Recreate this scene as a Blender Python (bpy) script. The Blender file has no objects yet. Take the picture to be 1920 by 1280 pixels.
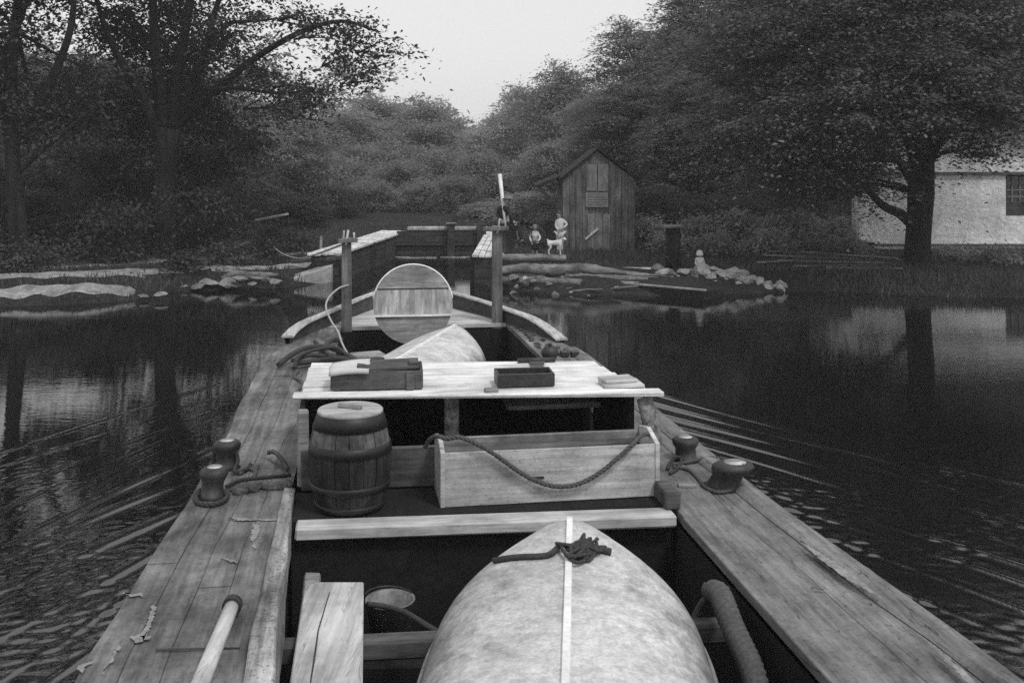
import bpy, bmesh, math, random
import numpy as np
from mathutils import Vector, Matrix
random.seed(7)
RNG = np.random.default_rng(11)
SC = bpy.context.scene
COL = SC.collection
R = math.radians

# ------------------------------------------------------------------ camera
HC = 3.3            # eye height above the water
F = 2000.0          # focal length in photo pixels (photo is 1920 wide)
YH = 295.0          # horizon row in the photo
cam = bpy.data.cameras.new('camera')
cam.sensor_width = 36.0
cam.lens = 36.0 * F / 1920.0
cam.shift_y = -(640.0 - YH) / 1920.0
cam.clip_start = 0.1
cam.clip_end = 2000
camo = bpy.data.objects.new('camera', cam)
COL.objects.link(camo)
camo.location = (0, 0, HC)
camo.rotation_euler = (R(90), 0, 0)
SC.camera = camo

# ------------------------------------------------------------------ light
SUN_EL, SUN_AZ = R(56), R(140)      # azimuth from +Y towards +X
w = bpy.data.worlds.new('World')
SC.world = w
w.use_nodes = True
nt = w.node_tree
bg = nt.nodes['Background']
sky = nt.nodes.new('ShaderNodeTexSky')
sky.sky_type = 'NISHITA'
sky.sun_disc = False
sky.sun_elevation = SUN_EL
sky.sun_rotation = SUN_AZ
sky.air_density = 2.5
sky.dust_density = 0.5
sky.ozone_density = 0.0
bw = nt.nodes.new('ShaderNodeRGBToBW')
nt.links.new(sky.outputs[0], bw.inputs[0])
# thin overcast: the clear-sky brightness evened out by a pale cloud veil
veil = nt.nodes.new('ShaderNodeMix'); veil.data_type = 'FLOAT'
veil.inputs[0].default_value = 0.65
nt.links.new(bw.outputs[0], veil.inputs[2]); veil.inputs[3].default_value = 6.6
nt.links.new(veil.outputs[0], bg.inputs[0])
bg.inputs[1].default_value = 0.10
sl = bpy.data.lights.new('sun', 'SUN')
sl.energy = 1.2
sl.angle = R(10)
so = bpy.data.objects.new('sun', sl)
COL.objects.link(so)
sd = Vector((math.sin(SUN_AZ) * math.cos(SUN_EL), math.cos(SUN_AZ) * math.cos(SUN_EL), math.sin(SUN_EL)))
so.rotation_euler = sd.to_track_quat('Z', 'Y').to_euler()
SC.view_settings.view_transform = 'Standard'
SC.view_settings.look = 'None'
SC.view_settings.exposure = 0.4
SC.view_settings.gamma = 1.0
SC.cycles.use_denoising = False
SC.cycles.max_bounces = 8
SC.cycles.transparent_max_bounces = 8
SC.cycles.volume_bounces = 2
SC.cycles.caustics_reflective = False
SC.cycles.caustics_refractive = False

# ------------------------------------------------------------------ helpers
def P(px, py, z):
    """photo point on the level plane z -> world"""
    Y = F * (HC - z) / (py - YH)
    return Vector(((px - 960) / F * Y, Y, z))
def PY(px, py, Y):
    """photo point at depth Y -> world"""
    return Vector(((px - 960) / F * Y, Y, HC - (py - YH) / F * Y))
BO = Vector((0.72, 0, 0))
BA = math.atan(0.1475)
BM = Matrix.Translation(BO) @ Matrix.Rotation(BA, 4, 'Z')
BMI = BM.inverted()
def L(px, py, z):
    return BMI @ P(px, py, z)
def bw_(t, s, z):
    return BM @ Vector((t, s, z))

def tag(o, label=None, cat=None, group=None, kind=None):
    if label: o['label'] = label
    if cat: o['category'] = cat
    if group: o['group'] = group
    if kind: o['kind'] = kind
    return o
def empty(name, loc=(0, 0, 0), rz=0.0):
    o = bpy.data.objects.new(name, None)
    o.empty_display_size = 0.2
    o.location = loc
    o.rotation_euler = (0, 0, rz)
    COL.objects.link(o)
    return o
def children(o):
    return [c for c in COL.objects if c.parent is o]
def copy_tree(o, parent=None):
    c = o.copy()
    COL.objects.link(c)
    c.parent = parent
    for ch in children(o):
        copy_tree(ch, c)
    return c

class MB:
    def __init__(s):
        s.bm = bmesh.new()
    def face(s, pts):
        vs = [s.bm.verts.new(p) for p in pts]
        return s.bm.faces.new(vs)
    def hexa(s, b, t):
        vb = [s.bm.verts.new(p) for p in b]
        vt = [s.bm.verts.new(p) for p in t]
        n = len(b)
        s.bm.faces.new(vb[::-1]); s.bm.faces.new(vt)
        for i in range(n):
            j = (i + 1) % n
            s.bm.faces.new((vb[i], vb[j], vt[j], vt[i]))
        return s
    def box(s, c, size, rot=None, jit=0.0):
        c = Vector(c); hx, hy, hz = size[0] / 2, size[1] / 2, size[2] / 2
        pts = []
        for z in (-hz, hz):
            for x, y in ((-hx, -hy), (hx, -hy), (hx, hy), (-hx, hy)):
                p = Vector((x, y, z))
                if jit: p += Vector([random.uniform(-jit, jit) for _ in range(3)])
                if rot is not None: p = rot @ p
                pts.append(c + p)
        return s.hexa(pts[:4], pts[4:])
    def bar(s, a, b, wd, th, up=(0, 0, 1)):
        a = Vector(a); b = Vector(b); d = (b - a)
        ln = d.length; d.normalize()
        x = d.cross(Vector(up)).normalized(); z = x.cross(d)
        q = lambda p: [p + x * wd / 2 + z * th / 2, p - x * wd / 2 + z * th / 2, p - x * wd / 2 - z * th / 2, p + x * wd / 2 - z * th / 2]
        return s.hexa(q(a), q(b))
    def tube(s, pts, rad, n=8, caps=True):
        pts = [Vector(p) for p in pts]
        if not hasattr(rad, '__len__'): rad = [rad] * len(pts)
        rings = []
        ref = None
        for i, p in enumerate(pts):
            d = pts[min(i + 1, len(pts) - 1)] - pts[max(i - 1, 0)]
            if d.length < 1e-9: d = Vector((0, 0, 1))
            d.normalize()
            if ref is None:
                ref = d.orthogonal().normalized()
            ref = (ref - d * ref.dot(d))
            if ref.length < 1e-6: ref = d.orthogonal()
            ref.normalize()
            b = d.cross(ref)
            rings.append([s.bm.verts.new(p + (ref * math.cos(2 * math.pi * k / n) + b * math.sin(2 * math.pi * k / n)) * rad[i]) for k in range(n)])
        for i in range(len(rings) - 1):
            for k in range(n):
                j = (k + 1) % n
                f = s.bm.faces.new((rings[i][k], rings[i][j], rings[i + 1][j], rings[i + 1][k]))
                f.smooth = True
        if caps and n > 2:
            s.bm.faces.new(rings[0][::-1]); s.bm.faces.new(rings[-1])
        return s
    def lathe(s, prof, n=24, c=(0, 0, 0), smooth=True, cap0=True, cap1=True):
        c = Vector(c); rings = []
        for r, z in prof:
            rings.append([s.bm.verts.new(c + Vector((r * math.cos(2 * math.pi * k / n), r * math.sin(2 * math.pi * k / n), z))) for k in range(n)])
        for i in range(len(rings) - 1):
            for k in range(n):
                j = (k + 1) % n
                f = s.bm.faces.new((rings[i][k], rings[i][j], rings[i + 1][j], rings[i + 1][k]))
                f.smooth = smooth
        if cap0: s.bm.faces.new(rings[0][::-1])
        if cap1: s.bm.faces.new(rings[-1])
        return s
    def prism(s, poly, vec):
        v = Vector(vec)
        a = [Vector(p) for p in poly]
        return s.hexa(a, [p + v for p in a])
    def ball(s, c, r, sc=(1, 1, 1), sub=2, jit=0.0, seed=0):
        rr = random.Random(seed)
        g = bmesh.ops.create_icosphere(s.bm, subdivisions=sub, radius=1.0)
        for v in g['verts']:
            k = 1 + rr.uniform(-jit, jit)
            v.co = Vector(c) + Vector((v.co.x * r * sc[0], v.co.y * r * sc[1], v.co.z * r * sc[2])) * k
        if not jit:
            for f in {f for v in g['verts'] for f in v.link_faces}: f.smooth = True
        return s
    def grid(s, rows, smooth=True, close=False):
        """rows: list of equally long point lists"""
        vs = [[s.bm.verts.new(p) for p in r] for r in rows]
        m = len(vs[0])
        for i in range(len(vs) - 1):
            for k in range(m if close else m - 1):
                j = (k + 1) % m
                f = s.bm.faces.new((vs[i][k], vs[i][j], vs[i + 1][j], vs[i + 1][k]))
                f.smooth = smooth
        return s
    def build(s, name, m, parent=None, bevel=0.0, loc=None, rz=None, seg=1, rough=0.0):
        bm = s.bm
        bmesh.ops.recalc_face_normals(bm, faces=bm.faces)
        if bevel:
            ed = [e for e in bm.edges if len(e.link_faces) == 2 and e.calc_face_angle(0) > 0.6]
            bmesh.ops.bevel(bm, geom=ed, offset=bevel, segments=seg, affect='EDGES', clamp_overlap=True)
        if rough:
            for v in bm.verts:
                v.co += Vector((random.uniform(-rough, rough), random.uniform(-rough, rough), random.uniform(-rough, rough)))
        me = bpy.data.meshes.new(name)
        bm.to_mesh(me); bm.free()
        me.materials.append(m)
        o = bpy.data.objects.new(name, me)
        COL.objects.link(o)
        if parent is not None: o.parent = parent
        if loc is not None: o.location = loc
        if rz is not None: o.rotation_euler = (0, 0, rz)
        return o

def arr_mesh(name, verts, faces, m, parent=None, smooth=False):
    """numpy arrays -> object; faces (N,k)"""
    me = bpy.data.meshes.new(name)
    nv, nf, k = len(verts), len(faces), faces.shape[1]
    me.vertices.add(nv); me.vertices.foreach_set('co', np.ascontiguousarray(verts, dtype=np.float32).ravel())
    me.loops.add(nf * k); me.loops.foreach_set('vertex_index', np.ascontiguousarray(faces, dtype=np.int32).ravel())
    me.polygons.add(nf); me.polygons.foreach_set('loop_start', np.arange(0, nf * k, k, dtype=np.int32))
    me.polygons.foreach_set('loop_total', np.full(nf, k, dtype=np.int32))
    if smooth: me.polygons.foreach_set('use_smooth', np.ones(nf, dtype=bool))
    me.update(calc_edges=True)
    me.materials.append(m)
    o = bpy.data.objects.new(name, me)
    COL.objects.link(o)
    if parent is not None: o.parent = parent
    return o

def catmull(pts, n=8):
    pts = [Vector(p) for p in pts]
    q = [pts[0] * 2 - pts[1]] + pts + [pts[-1] * 2 - pts[-2]]
    out = []
    for i in range(1, len(q) - 2):
        a, b, c, d = q[i - 1], q[i], q[i + 1], q[i + 2]
        for k in range(n):
            t = k / n
            out.append(0.5 * ((2 * b) + (c - a) * t + (2 * a - 5 * b + 4 * c - d) * t * t + (3 * b - a - 3 * c + d) * t ** 3))
    out.append(pts[-1])
    return out

# ------------------------------------------------------------------ materials (a monochrome photograph: all greys)
def base_mat(name):
    m = bpy.data.materials.new(name)
    m.use_nodes = True
    n = m.node_tree.nodes; l = m.node_tree.links
    return m, n, l, n['Principled BSDF']
def N(n, t, **kw):
    o = n.new(t)
    for k, v in kw.items(): setattr(o, k, v)
    return o
def ramp(n, l, src, stops):
    r = n.new('ShaderNodeValToRGB')
    e = r.color_ramp.elements
    while len(e) < len(stops): e.new(0.5)
    for i, (p, c) in enumerate(stops):
        e[i].position = p; e[i].color = (c, c, c, 1)
    l.new(src, r.inputs[0])
    return r.outputs[0]
def noise(n, l, vec, scale, detail=6, rough=0.6, stretch=None, rot=None, dist=0.0):
    if stretch or rot:
        mp = n.new('ShaderNodeMapping')
        if stretch: mp.inputs['Scale'].default_value = stretch
        if rot: mp.inputs['Rotation'].default_value = rot
        l.new(vec, mp.inputs[0]); vec = mp.outputs[0]
    t = n.new('ShaderNodeTexNoise')
    t.inputs['Scale'].default_value = scale
    t.inputs['Detail'].default_value = detail
    t.inputs['Roughness'].default_value = rough
    t.inputs['Distortion'].default_value = dist
    l.new(vec, t.inputs['Vector'])
    return t.outputs[0]
def mul(n, l, a, b):
    m = n.new('ShaderNodeMath'); m.operation = 'MULTIPLY'
    l.new(a, m.inputs[0])
    if isinstance(b, (int, float)): m.inputs[1].default_value = b
    else: l.new(b, m.inputs[1])
    return m.outputs[0]

def wood(name, col, axis='y', grain=0.35, blot=0.4, rough=0.8, crack=0.0, bump=0.25, fine=28, pits=0.0, light=0.0):
    m, n, l, b = base_mat(name)
    tc = n.new('ShaderNodeTexCoord').outputs['Object']
    st = {'y': (1, .05, 1), 'x': (.05, 1, 1), 'z': (1, 1, .05)}[axis]
    g = noise(n, l, tc, fine, 5, 0.65, st, dist=0.3)
    g1 = ramp(n, l, g, [(0.36, 1 - grain), (0.62, 1 + grain * .5)])
    bl = noise(n, l, tc, 1.7, 8, 0.68)
    b1 = ramp(n, l, bl, [(0.36, 1 - blot), (0.63, 1 + blot * .6)])
    st2 = {'y': (1, .25, 1), 'x': (.25, 1, 1), 'z': (1, 1, .25)}[axis]
    sp = noise(n, l, tc, 9, 8, 0.75, st2)
    s1 = ramp(n, l, sp, [(0.36, 1 - blot * .95), (0.5, 1.0), (0.66, 1 + blot * .6)])
    v = mul(n, l, mul(n, l, mul(n, l, g1, b1), s1), col)
    hgt = g
    if crack:
        c = noise(n, l, tc, 5, 3, 0.5, {'y': (2.2, .18, 1), 'x': (.18, 2.2, 1), 'z': (2, 2, .15)}[axis], dist=1.0)
        # thin dark splits where the stretched noise crosses its mid value
        d = n.new('ShaderNodeMath'); d.operation = 'SUBTRACT'; l.new(c, d.inputs[0]); d.inputs[1].default_value = 0.56
        a = n.new('ShaderNodeMath'); a.operation = 'ABSOLUTE'; l.new(d.outputs[0], a.inputs[0])
        c1 = ramp(n, l, a.outputs[0], [(0.0, 1 - crack), (0.008, 1.0)])
        v = mul(n, l, v, c1)
    if pits:
        p = noise(n, l, tc, 45, 4, 0.7)
        p1 = ramp(n, l, p, [(0.36, 1 - pits), (0.46, 1.0)])
        v = mul(n, l, v, p1)
    if light:
        q = noise(n, l, tc, 3.2, 7, 0.72, (1, .5, 1))
        q1 = ramp(n, l, q, [(0.6, 1.0), (0.72, 1 + light)])
        v = mul(n, l, v, q1)
    l.new(v, b.inputs['Base Color'])
    b.inputs['Roughness'].default_value = rough
    b.inputs['Specular IOR Level'].default_value = 0.35
    bp = n.new('ShaderNodeBump'); bp.inputs['Strength'].default_value = bump; bp.inputs['Distance'].default_value = 0.01
    l.new(hgt, bp.inputs['Height']); l.new(bp.outputs[0], b.inputs['Normal'])
    return m
def plain(name, col, var=0.3, scale=6, rough=0.7, bump=0.3, spec=0.3, dist=0.01, metal=0.0, scale2=40):
    m, n, l, b = base_mat(name)
    tc = n.new('ShaderNodeTexCoord').outputs['Object']
    a = noise(n, l, tc, scale, 8, 0.65)
    a1 = ramp(n, l, a, [(0.37, 1 - var), (0.63, 1 + var * .6)])
    c = noise(n, l, tc, scale2, 5, 0.7)
    c1 = ramp(n, l, c, [(0.37, 1 - var * .7), (0.63, 1 + var * .5)])
    v = mul(n, l, mul(n, l, a1, c1), col)
    l.new(v, b.inputs['Base Color'])
    b.inputs['Roughness'].default_value = rough
    b.inputs['Specular IOR Level'].default_value = spec
    b.inputs['Metallic'].default_value = metal
    bp = n.new('ShaderNodeBump'); bp.inputs['Strength'].default_value = bump; bp.inputs['Distance'].default_value = dist
    l.new(c, bp.inputs['Height']); l.new(bp.outputs[0], b.inputs['Normal'])
    return m
def rope_mat(name, col):
    m, n, l, b = base_mat(name)
    tc = n.new('ShaderNodeTexCoord').outputs['Object']
    a = noise(n, l, tc, 60, 4, 0.7)
    l.new(mul(n, l, ramp(n, l, a, [(0.3, .55), (0.7, 1.25)]), col), b.inputs['Base Color'])
    b.inputs['Roughness'].default_value = 0.9
    return m
def leaf(name, col, trans=0.3):
    m = bpy.data.materials.new(name); m.use_nodes = True
    n = m.node_tree.nodes; l = m.node_tree.links
    n.clear()
    out = n.new('ShaderNodeOutputMaterial')
    tc = n.new('ShaderNodeTexCoord').outputs['Object']
    a = noise(n, l, tc, 0.9, 4, 0.7)
    a1 = ramp(n, l, a, [(0.3, .6), (0.7, 1.35)])
    f = noise(n, l, tc, 9.0, 2, 0.6)
    f1 = ramp(n, l, f, [(0.35, .85), (0.65, 1.15)])
    v = mul(n, l, mul(n, l, a1, f1), col)
    oi = n.new('ShaderNodeObjectInfo')
    mr = n.new('ShaderNodeMapRange'); mr.inputs[3].default_value = .8; mr.inputs[4].default_value = 1.2
    l.new(oi.outputs['Random'], mr.inputs[0])
    v = mul(n, l, v, mr.outputs[0])
    d = n.new('ShaderNodeBsdfDiffuse'); t = n.new('ShaderNodeBsdfTranslucent'); g = n.new('ShaderNodeBsdfGlossy')
    g.inputs['Roughness'].default_value = .45
    g.inputs['Color'].default_value = (.5, .5, .5, 1)
    l.new(v, d.inputs[0]); l.new(v, t.inputs[0])
    mx = n.new('ShaderNodeMixShader'); mx.inputs[0].default_value = trans
    l.new(d.outputs[0], mx.inputs[1]); l.new(t.outputs[0], mx.inputs[2])
    mx2 = n.new('ShaderNodeMixShader'); mx2.inputs[0].default_value = .012
    l.new(mx.outputs[0], mx2.inputs[1]); l.new(g.outputs[0], mx2.inputs[2])
    l.new(mx2.outputs[0], out.inputs[0])
    return m

M = dict(
    deckL=wood('deck_planks', .175, 'y', .35, .5, .75, .0, .3, 22, .25, .6),
    deckR=wood('deck_slab', .185, 'y', .28, .42, .75, .75, .3, 26, .3, .3),
    coam=wood('coaming_wood', .33, 'y', .4, .6, .8, .3, .4, 24, .6, .5),
    hull=wood('hull_wood', .07, 'y', .3, .4),
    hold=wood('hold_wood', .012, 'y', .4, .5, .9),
    dark=wood('dark_wood', .10, 'x', .4, .5, .85),
    grey=wood('grey_wood', .30, 'x', .35, .4, .8, .3),
    pale=wood('pale_wood', .5, 'x', .25, .3, .8, .3),
    paleY=wood('pale_wood_lengthwise', .5, 'y', .25, .3, .8, .5),
    white=wood('white_painted_wood', .78, 'x', .26, .3, .6, .15, .15, 20, .15),
    boxw=wood('box_wood', .48, 'x', .3, .35, .8, .0, .25, 30, .3),
    boxShade=wood('box_wood_shaded', .22, 'x', .4, .5, .85),  # darker copy of the box wood, inner shade put into its colour
    barrel=wood('barrel_stave_wood', .032, 'z', .4, .75, .6, .4, .3, 26, .2, .8),
    mark=plain('paint_mark', .27, .35, 14, .8),
    lid=wood('barrel_lid_wood', .42, 'x', .25, .3, .75),
    hoop=plain('iron_hoop', .01, .4, 8, .5, .3, .5, .006),
    iron=plain('dark_iron', .03, .4, 10, .5, .4, .5, .01),
    post=wood('post_wood', .17, 'z', .4, .4, .85, .4),
    bitt=plain('bollard_iron', .035, .5, 9, .6, .4, .6, .01),
    rope=rope_mat('rope_dark', .09),
    ropeB=rope_mat('rope_black', .045),
    ropeL=rope_mat('rope_light', .42),
    canoe=plain('canoe_canvas', .55, .3, 2.2, .55, .2, .35, .006, 0, 16),
    keel=plain('keel_strip_paint', .82, .12, 5, .5, .1),
    cloth=plain('cloth_white', .6, .08, 6, .9, .3, .1),
    rag=plain('rag_dark', .10, .5, 12, .95, .6, .1, .02),
    tin=plain('bucket_tin', .2, .4, 8, .55, .2, .4, .004),
    coal=plain('coal_lumps', .10, .6, 14, .8, .8, .2, .03),
    bark=wood('tree_bark', .016, 'z', .5, .5, .95, .3, .8, 9),
    stone=plain('pale_stone', .42, .3, 3, .9, .8, .2, .04),
    stoneM=plain('weathered_stone', .3, .4, 3, .9, .8, .2, .04),
    stoneD=plain('mossy_stone', .22, .45, 3, .9, .8, .2, .04),
    lockw=wood('lock_wall_timber', .05, 'y', .4, .5, .9),
    locktop=wood('lock_top_planks', .5, 'y', .35, .45, .85),
    gate=wood('gate_timber', .06, 'x', .4, .5, .9),
    walk=wood('walkway_planks', .75, 'y', .3, .35, .85),
    log=wood('log_wood', .2, 'x', .45, .5, .9, .3, .6, 16),
    logtop=wood('driftwood', .4, 'x', .4, .5, .9, .3, .6, 16),
    shed=wood('shed_boards', .16, 'z', .45, .45, .9, .4, .3, 20),
    shedp=wood('shed_new_board', .25, 'z', .35, .35, .9),
    shingle=plain('shingle_roof', .02, .4, 5, .9, .6),
    stucco=plain('whitewashed_stone', .88, .25, 1.2, .95, .9, .1, .05, 0, 7),
    trim=plain('house_trim', .12, .3, 5, .8, .2),
    glass=plain('window_glass', .03, .2, 3, .15, .05, .6),
    skin=plain('skin', .33, .08, 10, .6, .05),
    clothD=plain('cloth_dark', .035, .3, 12, .95, .3, .1),
    clothM=plain('cloth_grey', .2, .25, 12, .95, .3, .1),
    hair=plain('hair_dark', .06, .3, 30, .7, .4),
    dog=plain('dog_fur', .6, .12, 12, .9, .5, .1),
    eye=plain('eye_dark', .02, .1, 5, .3, .0),
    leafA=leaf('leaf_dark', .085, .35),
    leafM=leaf('leaf_maple', .16, .4),
    leafB=leaf('leaf_mid', .24, .4),
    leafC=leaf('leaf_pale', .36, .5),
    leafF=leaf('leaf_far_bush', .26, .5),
    leafW=leaf('leaf_weeds', .36, .35),
    grass=leaf('grass_blades', .11, .4),
)

# the barrel: a worn pale band between the two upper hoops, old dark stains below
def barrel_band():
    m = M['barrel']; n = m.node_tree.nodes; l = m.node_tree.links
    b = n['Principled BSDF']; src = b.inputs['Base Color'].links[0].from_socket
    tc = n.new('ShaderNodeTexCoord').outputs['Object']
    sx = n.new('ShaderNodeSeparateXYZ'); l.new(tc, sx.inputs[0])
    ns = noise(n, l, tc, 9, 6, .7, (1, 1, .3))
    ad = n.new('ShaderNodeMath'); ad.operation = 'MULTIPLY_ADD'; l.new(ns, ad.inputs[0]); ad.inputs[1].default_value = .16; l.new(sx.outputs[2], ad.inputs[2])
    r = ramp(n, l, ad.outputs[0], [(.12, 1.0), (.30, .75), (.40, .8), (.46, 4.2), (.56, 4.2), (.6, 1.2)])
    l.new(mul(n, l, src, r), b.inputs['Base Color'])
barrel_band()

# the canoes: handling dirt rubbed in low on the sides, pale scratches across the canvas
def canoe_dirt():
    m = M['canoe']; n = m.node_tree.nodes; l = m.node_tree.links
    b = n['Principled BSDF']; src = b.inputs['Base Color'].links[0].from_socket
    tc = n.new('ShaderNodeTexCoord').outputs['Object']
    sx = n.new('ShaderNodeSeparateXYZ'); l.new(tc, sx.inputs[0])
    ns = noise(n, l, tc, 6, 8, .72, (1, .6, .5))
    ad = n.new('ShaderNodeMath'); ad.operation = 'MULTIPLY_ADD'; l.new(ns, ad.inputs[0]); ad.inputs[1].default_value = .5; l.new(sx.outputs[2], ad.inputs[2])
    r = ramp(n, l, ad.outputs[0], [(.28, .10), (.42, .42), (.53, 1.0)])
    sc = noise(n, l, tc, 14, 4, .6, (.25, 1.6, .4), dist=.8)
    d = n.new('ShaderNodeMath'); d.operation = 'SUBTRACT'; l.new(sc, d.inputs[0]); d.inputs[1].default_value = .60
    a = n.new('ShaderNodeMath'); a.operation = 'ABSOLUTE'; l.new(d.outputs[0], a.inputs[0])
    r2 = ramp(n, l, a.outputs[0], [(0.0, 1.35), (.012, 1.0)])
    gr = noise(n, l, tc, 70, 5, .7)
    r3 = ramp(n, l, gr, [(.35, .82), (.6, 1.08)])
    l.new(mul(n, l, mul(n, l, mul(n, l, src, r), r2), r3), b.inputs['Base Color'])
canoe_dirt()

# ================================================================== TERRAIN AND WATER
SHORE = np.array([(-160, 12), (-60, 20), (-24, 22.2), (-14, 23), (-11.3, 23.6), (-9.7, 24), (-8.7, 24.6), (-8.4, 26.3), (-7.5, 26.5), (-5.9, 27), (-4.9, 28.1),
                  (-4.4, 30), (-3.7, 36.4), (-.85, 36.4), (-.9, 28.1), (-.3, 26.9), (1.7, 25.4), (2.4, 25.6), (4.5, 25.4), (6.9, 26.4), (8.3, 26.1),
                  (10, 25.4), (12, 24.9), (20, 23.5), (60, 20), (160, 12), (160, -120), (-160, -120)], float)
def shore_dist(x, y):
    """signed distance to the water's edge, positive on land"""
    x = np.asarray(x, float); y = np.asarray(y, float)
    d = np.full(x.shape, 1e9); inside = np.zeros(x.shape, bool)
    n = len(SHORE)
    for i in range(n):
        ax, ay = SHORE[i]; bx, by = SHORE[(i + 1) % n]
        ex, ey = bx - ax, by - ay
        t = np.clip(((x - ax) * ex + (y - ay) * ey) / (ex * ex + ey * ey), 0, 1)
        d = np.minimum(d, np.hypot(x - ax - t * ex, y - ay - t * ey))
        c = ((ay > y) != (by > y)) & (x < (bx - ax) * (y - ay) / (by - ay + 1e-12) + ax)
        inside ^= c
    return np.where(inside, -d, d)
def wob(x, y, s, ph=0.0):
    return (np.sin(x * s + 1.3 * np.sin(y * s * .7 + ph)) + np.sin(y * s * 1.37 + 1.7 * np.sin(x * s * .6 + ph * 2))) * .5
def hgt(x, y):
    x = np.asarray(x, float); y = np.asarray(y, float)
    d = shore_dist(x, y) + .12 * wob(x, y, 2.1) + .05 * wob(x, y, 6.3, 1)
    land = .42 * (1 - np.exp(-np.maximum(d, 0) / .55)) + .03 * np.clip(d, 0, 12) + np.clip(d - 14, 0, 200) * .012
    land = land + .05 * wob(x, y, 1.1, 2) * np.clip(d, 0, 1) + .02 * wob(x, y, 5, 3) * np.clip(d, 0, 1)
    kk = np.clip((x - 8) / 3, 0, 1)
    low = .34 * (1 - np.exp(-np.maximum(d, 0) / .55)) - .012 * np.clip(d - 3, 0, 8) + np.clip(d - 14, 0, 200) * .012 + .02 * wob(x, y, 2.3, 2) * np.clip(d, 0, 1)
    land = land * (1 - kk) + low * kk
    # ground beyond the gate: the canal's lower reach is out of sight behind it
    return np.where(d > 0, land, np.maximum(d * .5, -1.6))
def hz(x, y): return float(hgt(np.array([x]), np.array([y]))[0])
def axis_coords(lo, hi, step, ext, k=1.18):
    a = list(np.arange(lo, hi + 1e-6, step)); s = step
    while a[-1] < ext[1]:
        s *= k; a.append(a[-1] + s)
    s = step; b = []
    v = lo
    while v > ext[0]:
        s *= k; v -= s; b.append(v)
    return np.array(b[::-1] + a)
def grid_mesh(name, xs, ys, zf, m):
    X, Y = np.meshgrid(xs, ys); Z = zf(X, Y)
    v = np.stack([X.ravel(), Y.ravel(), Z.ravel()], 1)
    nx, ny = len(xs), len(ys)
    i = np.arange(nx * (ny - 1)).reshape(ny - 1, nx)[:, :-1].ravel()
    f = np.stack([i, i + 1, i + nx + 1, i + nx], 1)
    return arr_mesh(name, v, f, m, smooth=True)

mg, n, l, b = base_mat('ground_soil')
tc = n.new('ShaderNodeTexCoord').outputs['Object']
a = noise(n, l, tc, .8, 8, .7); c = noise(n, l, tc, 9, 8, .75)
l.new(mul(n, l, mul(n, l, ramp(n, l, a, [(.3, .55), (.7, 1.5)]), ramp(n, l, c, [(.3, .5), (.7, 1.5)])), .032), b.inputs['Base Color'])
b.inputs['Roughness'].default_value = 1.0
b.inputs['Specular IOR Level'].default_value = .1
bp = n.new('ShaderNodeBump'); bp.inputs['Distance'].default_value = .08; bp.inputs['Strength'].default_value = .8
l.new(c, bp.inputs['Height']); l.new(bp.outputs[0], b.inputs['Normal'])
g = grid_mesh('ground', axis_coords(-18, 20, .25, (-230, 230)), axis_coords(21, 44, .25, (-130, 300)), hgt, mg)
tag(g, kind='structure')

# water: real wave relief near the boat, calm further out
def waves(X, Y):
    dx, dy = X - BO.x, Y
    t = dx * math.cos(BA) + dy * math.sin(BA); s = -dx * math.sin(BA) + dy * math.cos(BA)
    at = np.abs(t)
    z = np.zeros_like(X)
    # bow wave crests trailing away from the hull on both sides
    # divergent wake crests that leave the hull one behind the other
    for k, (s0, amp) in enumerate(((13.6, .030), (12.9, .030), (12.0, .028), (11.0, .028), (10.0, .026), (9.0, .024), (8.0, .024), (6.9, .024), (5.6, .022), (4.3, .022))):
        back = s0 - s + .25 * np.sin(1.7 * t + k)
        ph = at - 1.6 - .52 * np.maximum(back, 0)
        env = np.exp(-(ph / .085) ** 2) * np.clip(back / .8, 0, 1) * np.exp(-np.maximum(back, 0) / 6.5)
        wig = .55 + .45 * np.sin(s * 3.1 + k * 1.9 + t * 1.7) * np.sin(s * .9 + k)
        z += .62 * amp * env * wig * np.cos(ph * 34)
    for k, (s0, amp) in enumerate(((18.2, .020), (17.4, .026), (16.5, .024), (15.6, .022), (14.7, .02))):
        back = s0 - s + .3 * np.sin(1.1 * t + k)
        ph = at - 1.6 - .52 * np.maximum(back, 0)
        env = np.exp(-(ph / .065) ** 2) * np.clip((at - 2.2) / 1.0, 0, 1) * np.exp(-np.maximum(back - 4, 0) / 5)
        wig = .5 + .5 * np.sin(s * 2.6 + k * 2.3 + t * 1.3) * np.sin(s * .7 + k * 1.1)
        z += np.where(t > 0, .62, .22) * amp * env * wig * np.cos(ph * 46)
    near = np.exp(-np.maximum(at - 1.6, 0) / 2.8) * np.clip((13.5 - s) / 3, 0, 1)
    patch = np.clip(.32 + .8 * wob(X, Y, .9) + .6 * wob(X, Y, 3.1, 1) + .4 * wob(X, Y, 7.3, 2), .0, 1.5)
    r = np.random.default_rng(5)
    sgn = np.sign(t)
    for k in range(30):
        wl = r.uniform(.07, .19); a = r.normal(0, .75); ph = r.uniform(0, 6.28)
        # crests lie roughly across the view, swinging outward on each side of the hull
        q = (s * math.cos(a) + at * (math.sin(a) + .45)) * 2 * math.pi / wl
        z += .0013 * wl / .2 * near * patch * np.where(t > 0, 1.4, .5) * np.sin(q + ph + 2.0 * np.sin(X * 2.3 + k) + 1.8 * np.sin(Y * 1.7 + 2 * k))
    return z
mw, n, l, b = base_mat('canal_water')
tc = n.new('ShaderNodeTexCoord').outputs['Object']
b.inputs['Base Color'].default_value = (.006, .006, .006, 1)
b.inputs['Roughness'].default_value = .025
b.inputs['IOR'].default_value = 2.1
n1 = noise(n, l, tc, 7, 3, .55, (.5, 1.6, 1))
n2 = noise(n, l, tc, .8, 2, .5, (.6, 1.2, 1))
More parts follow.
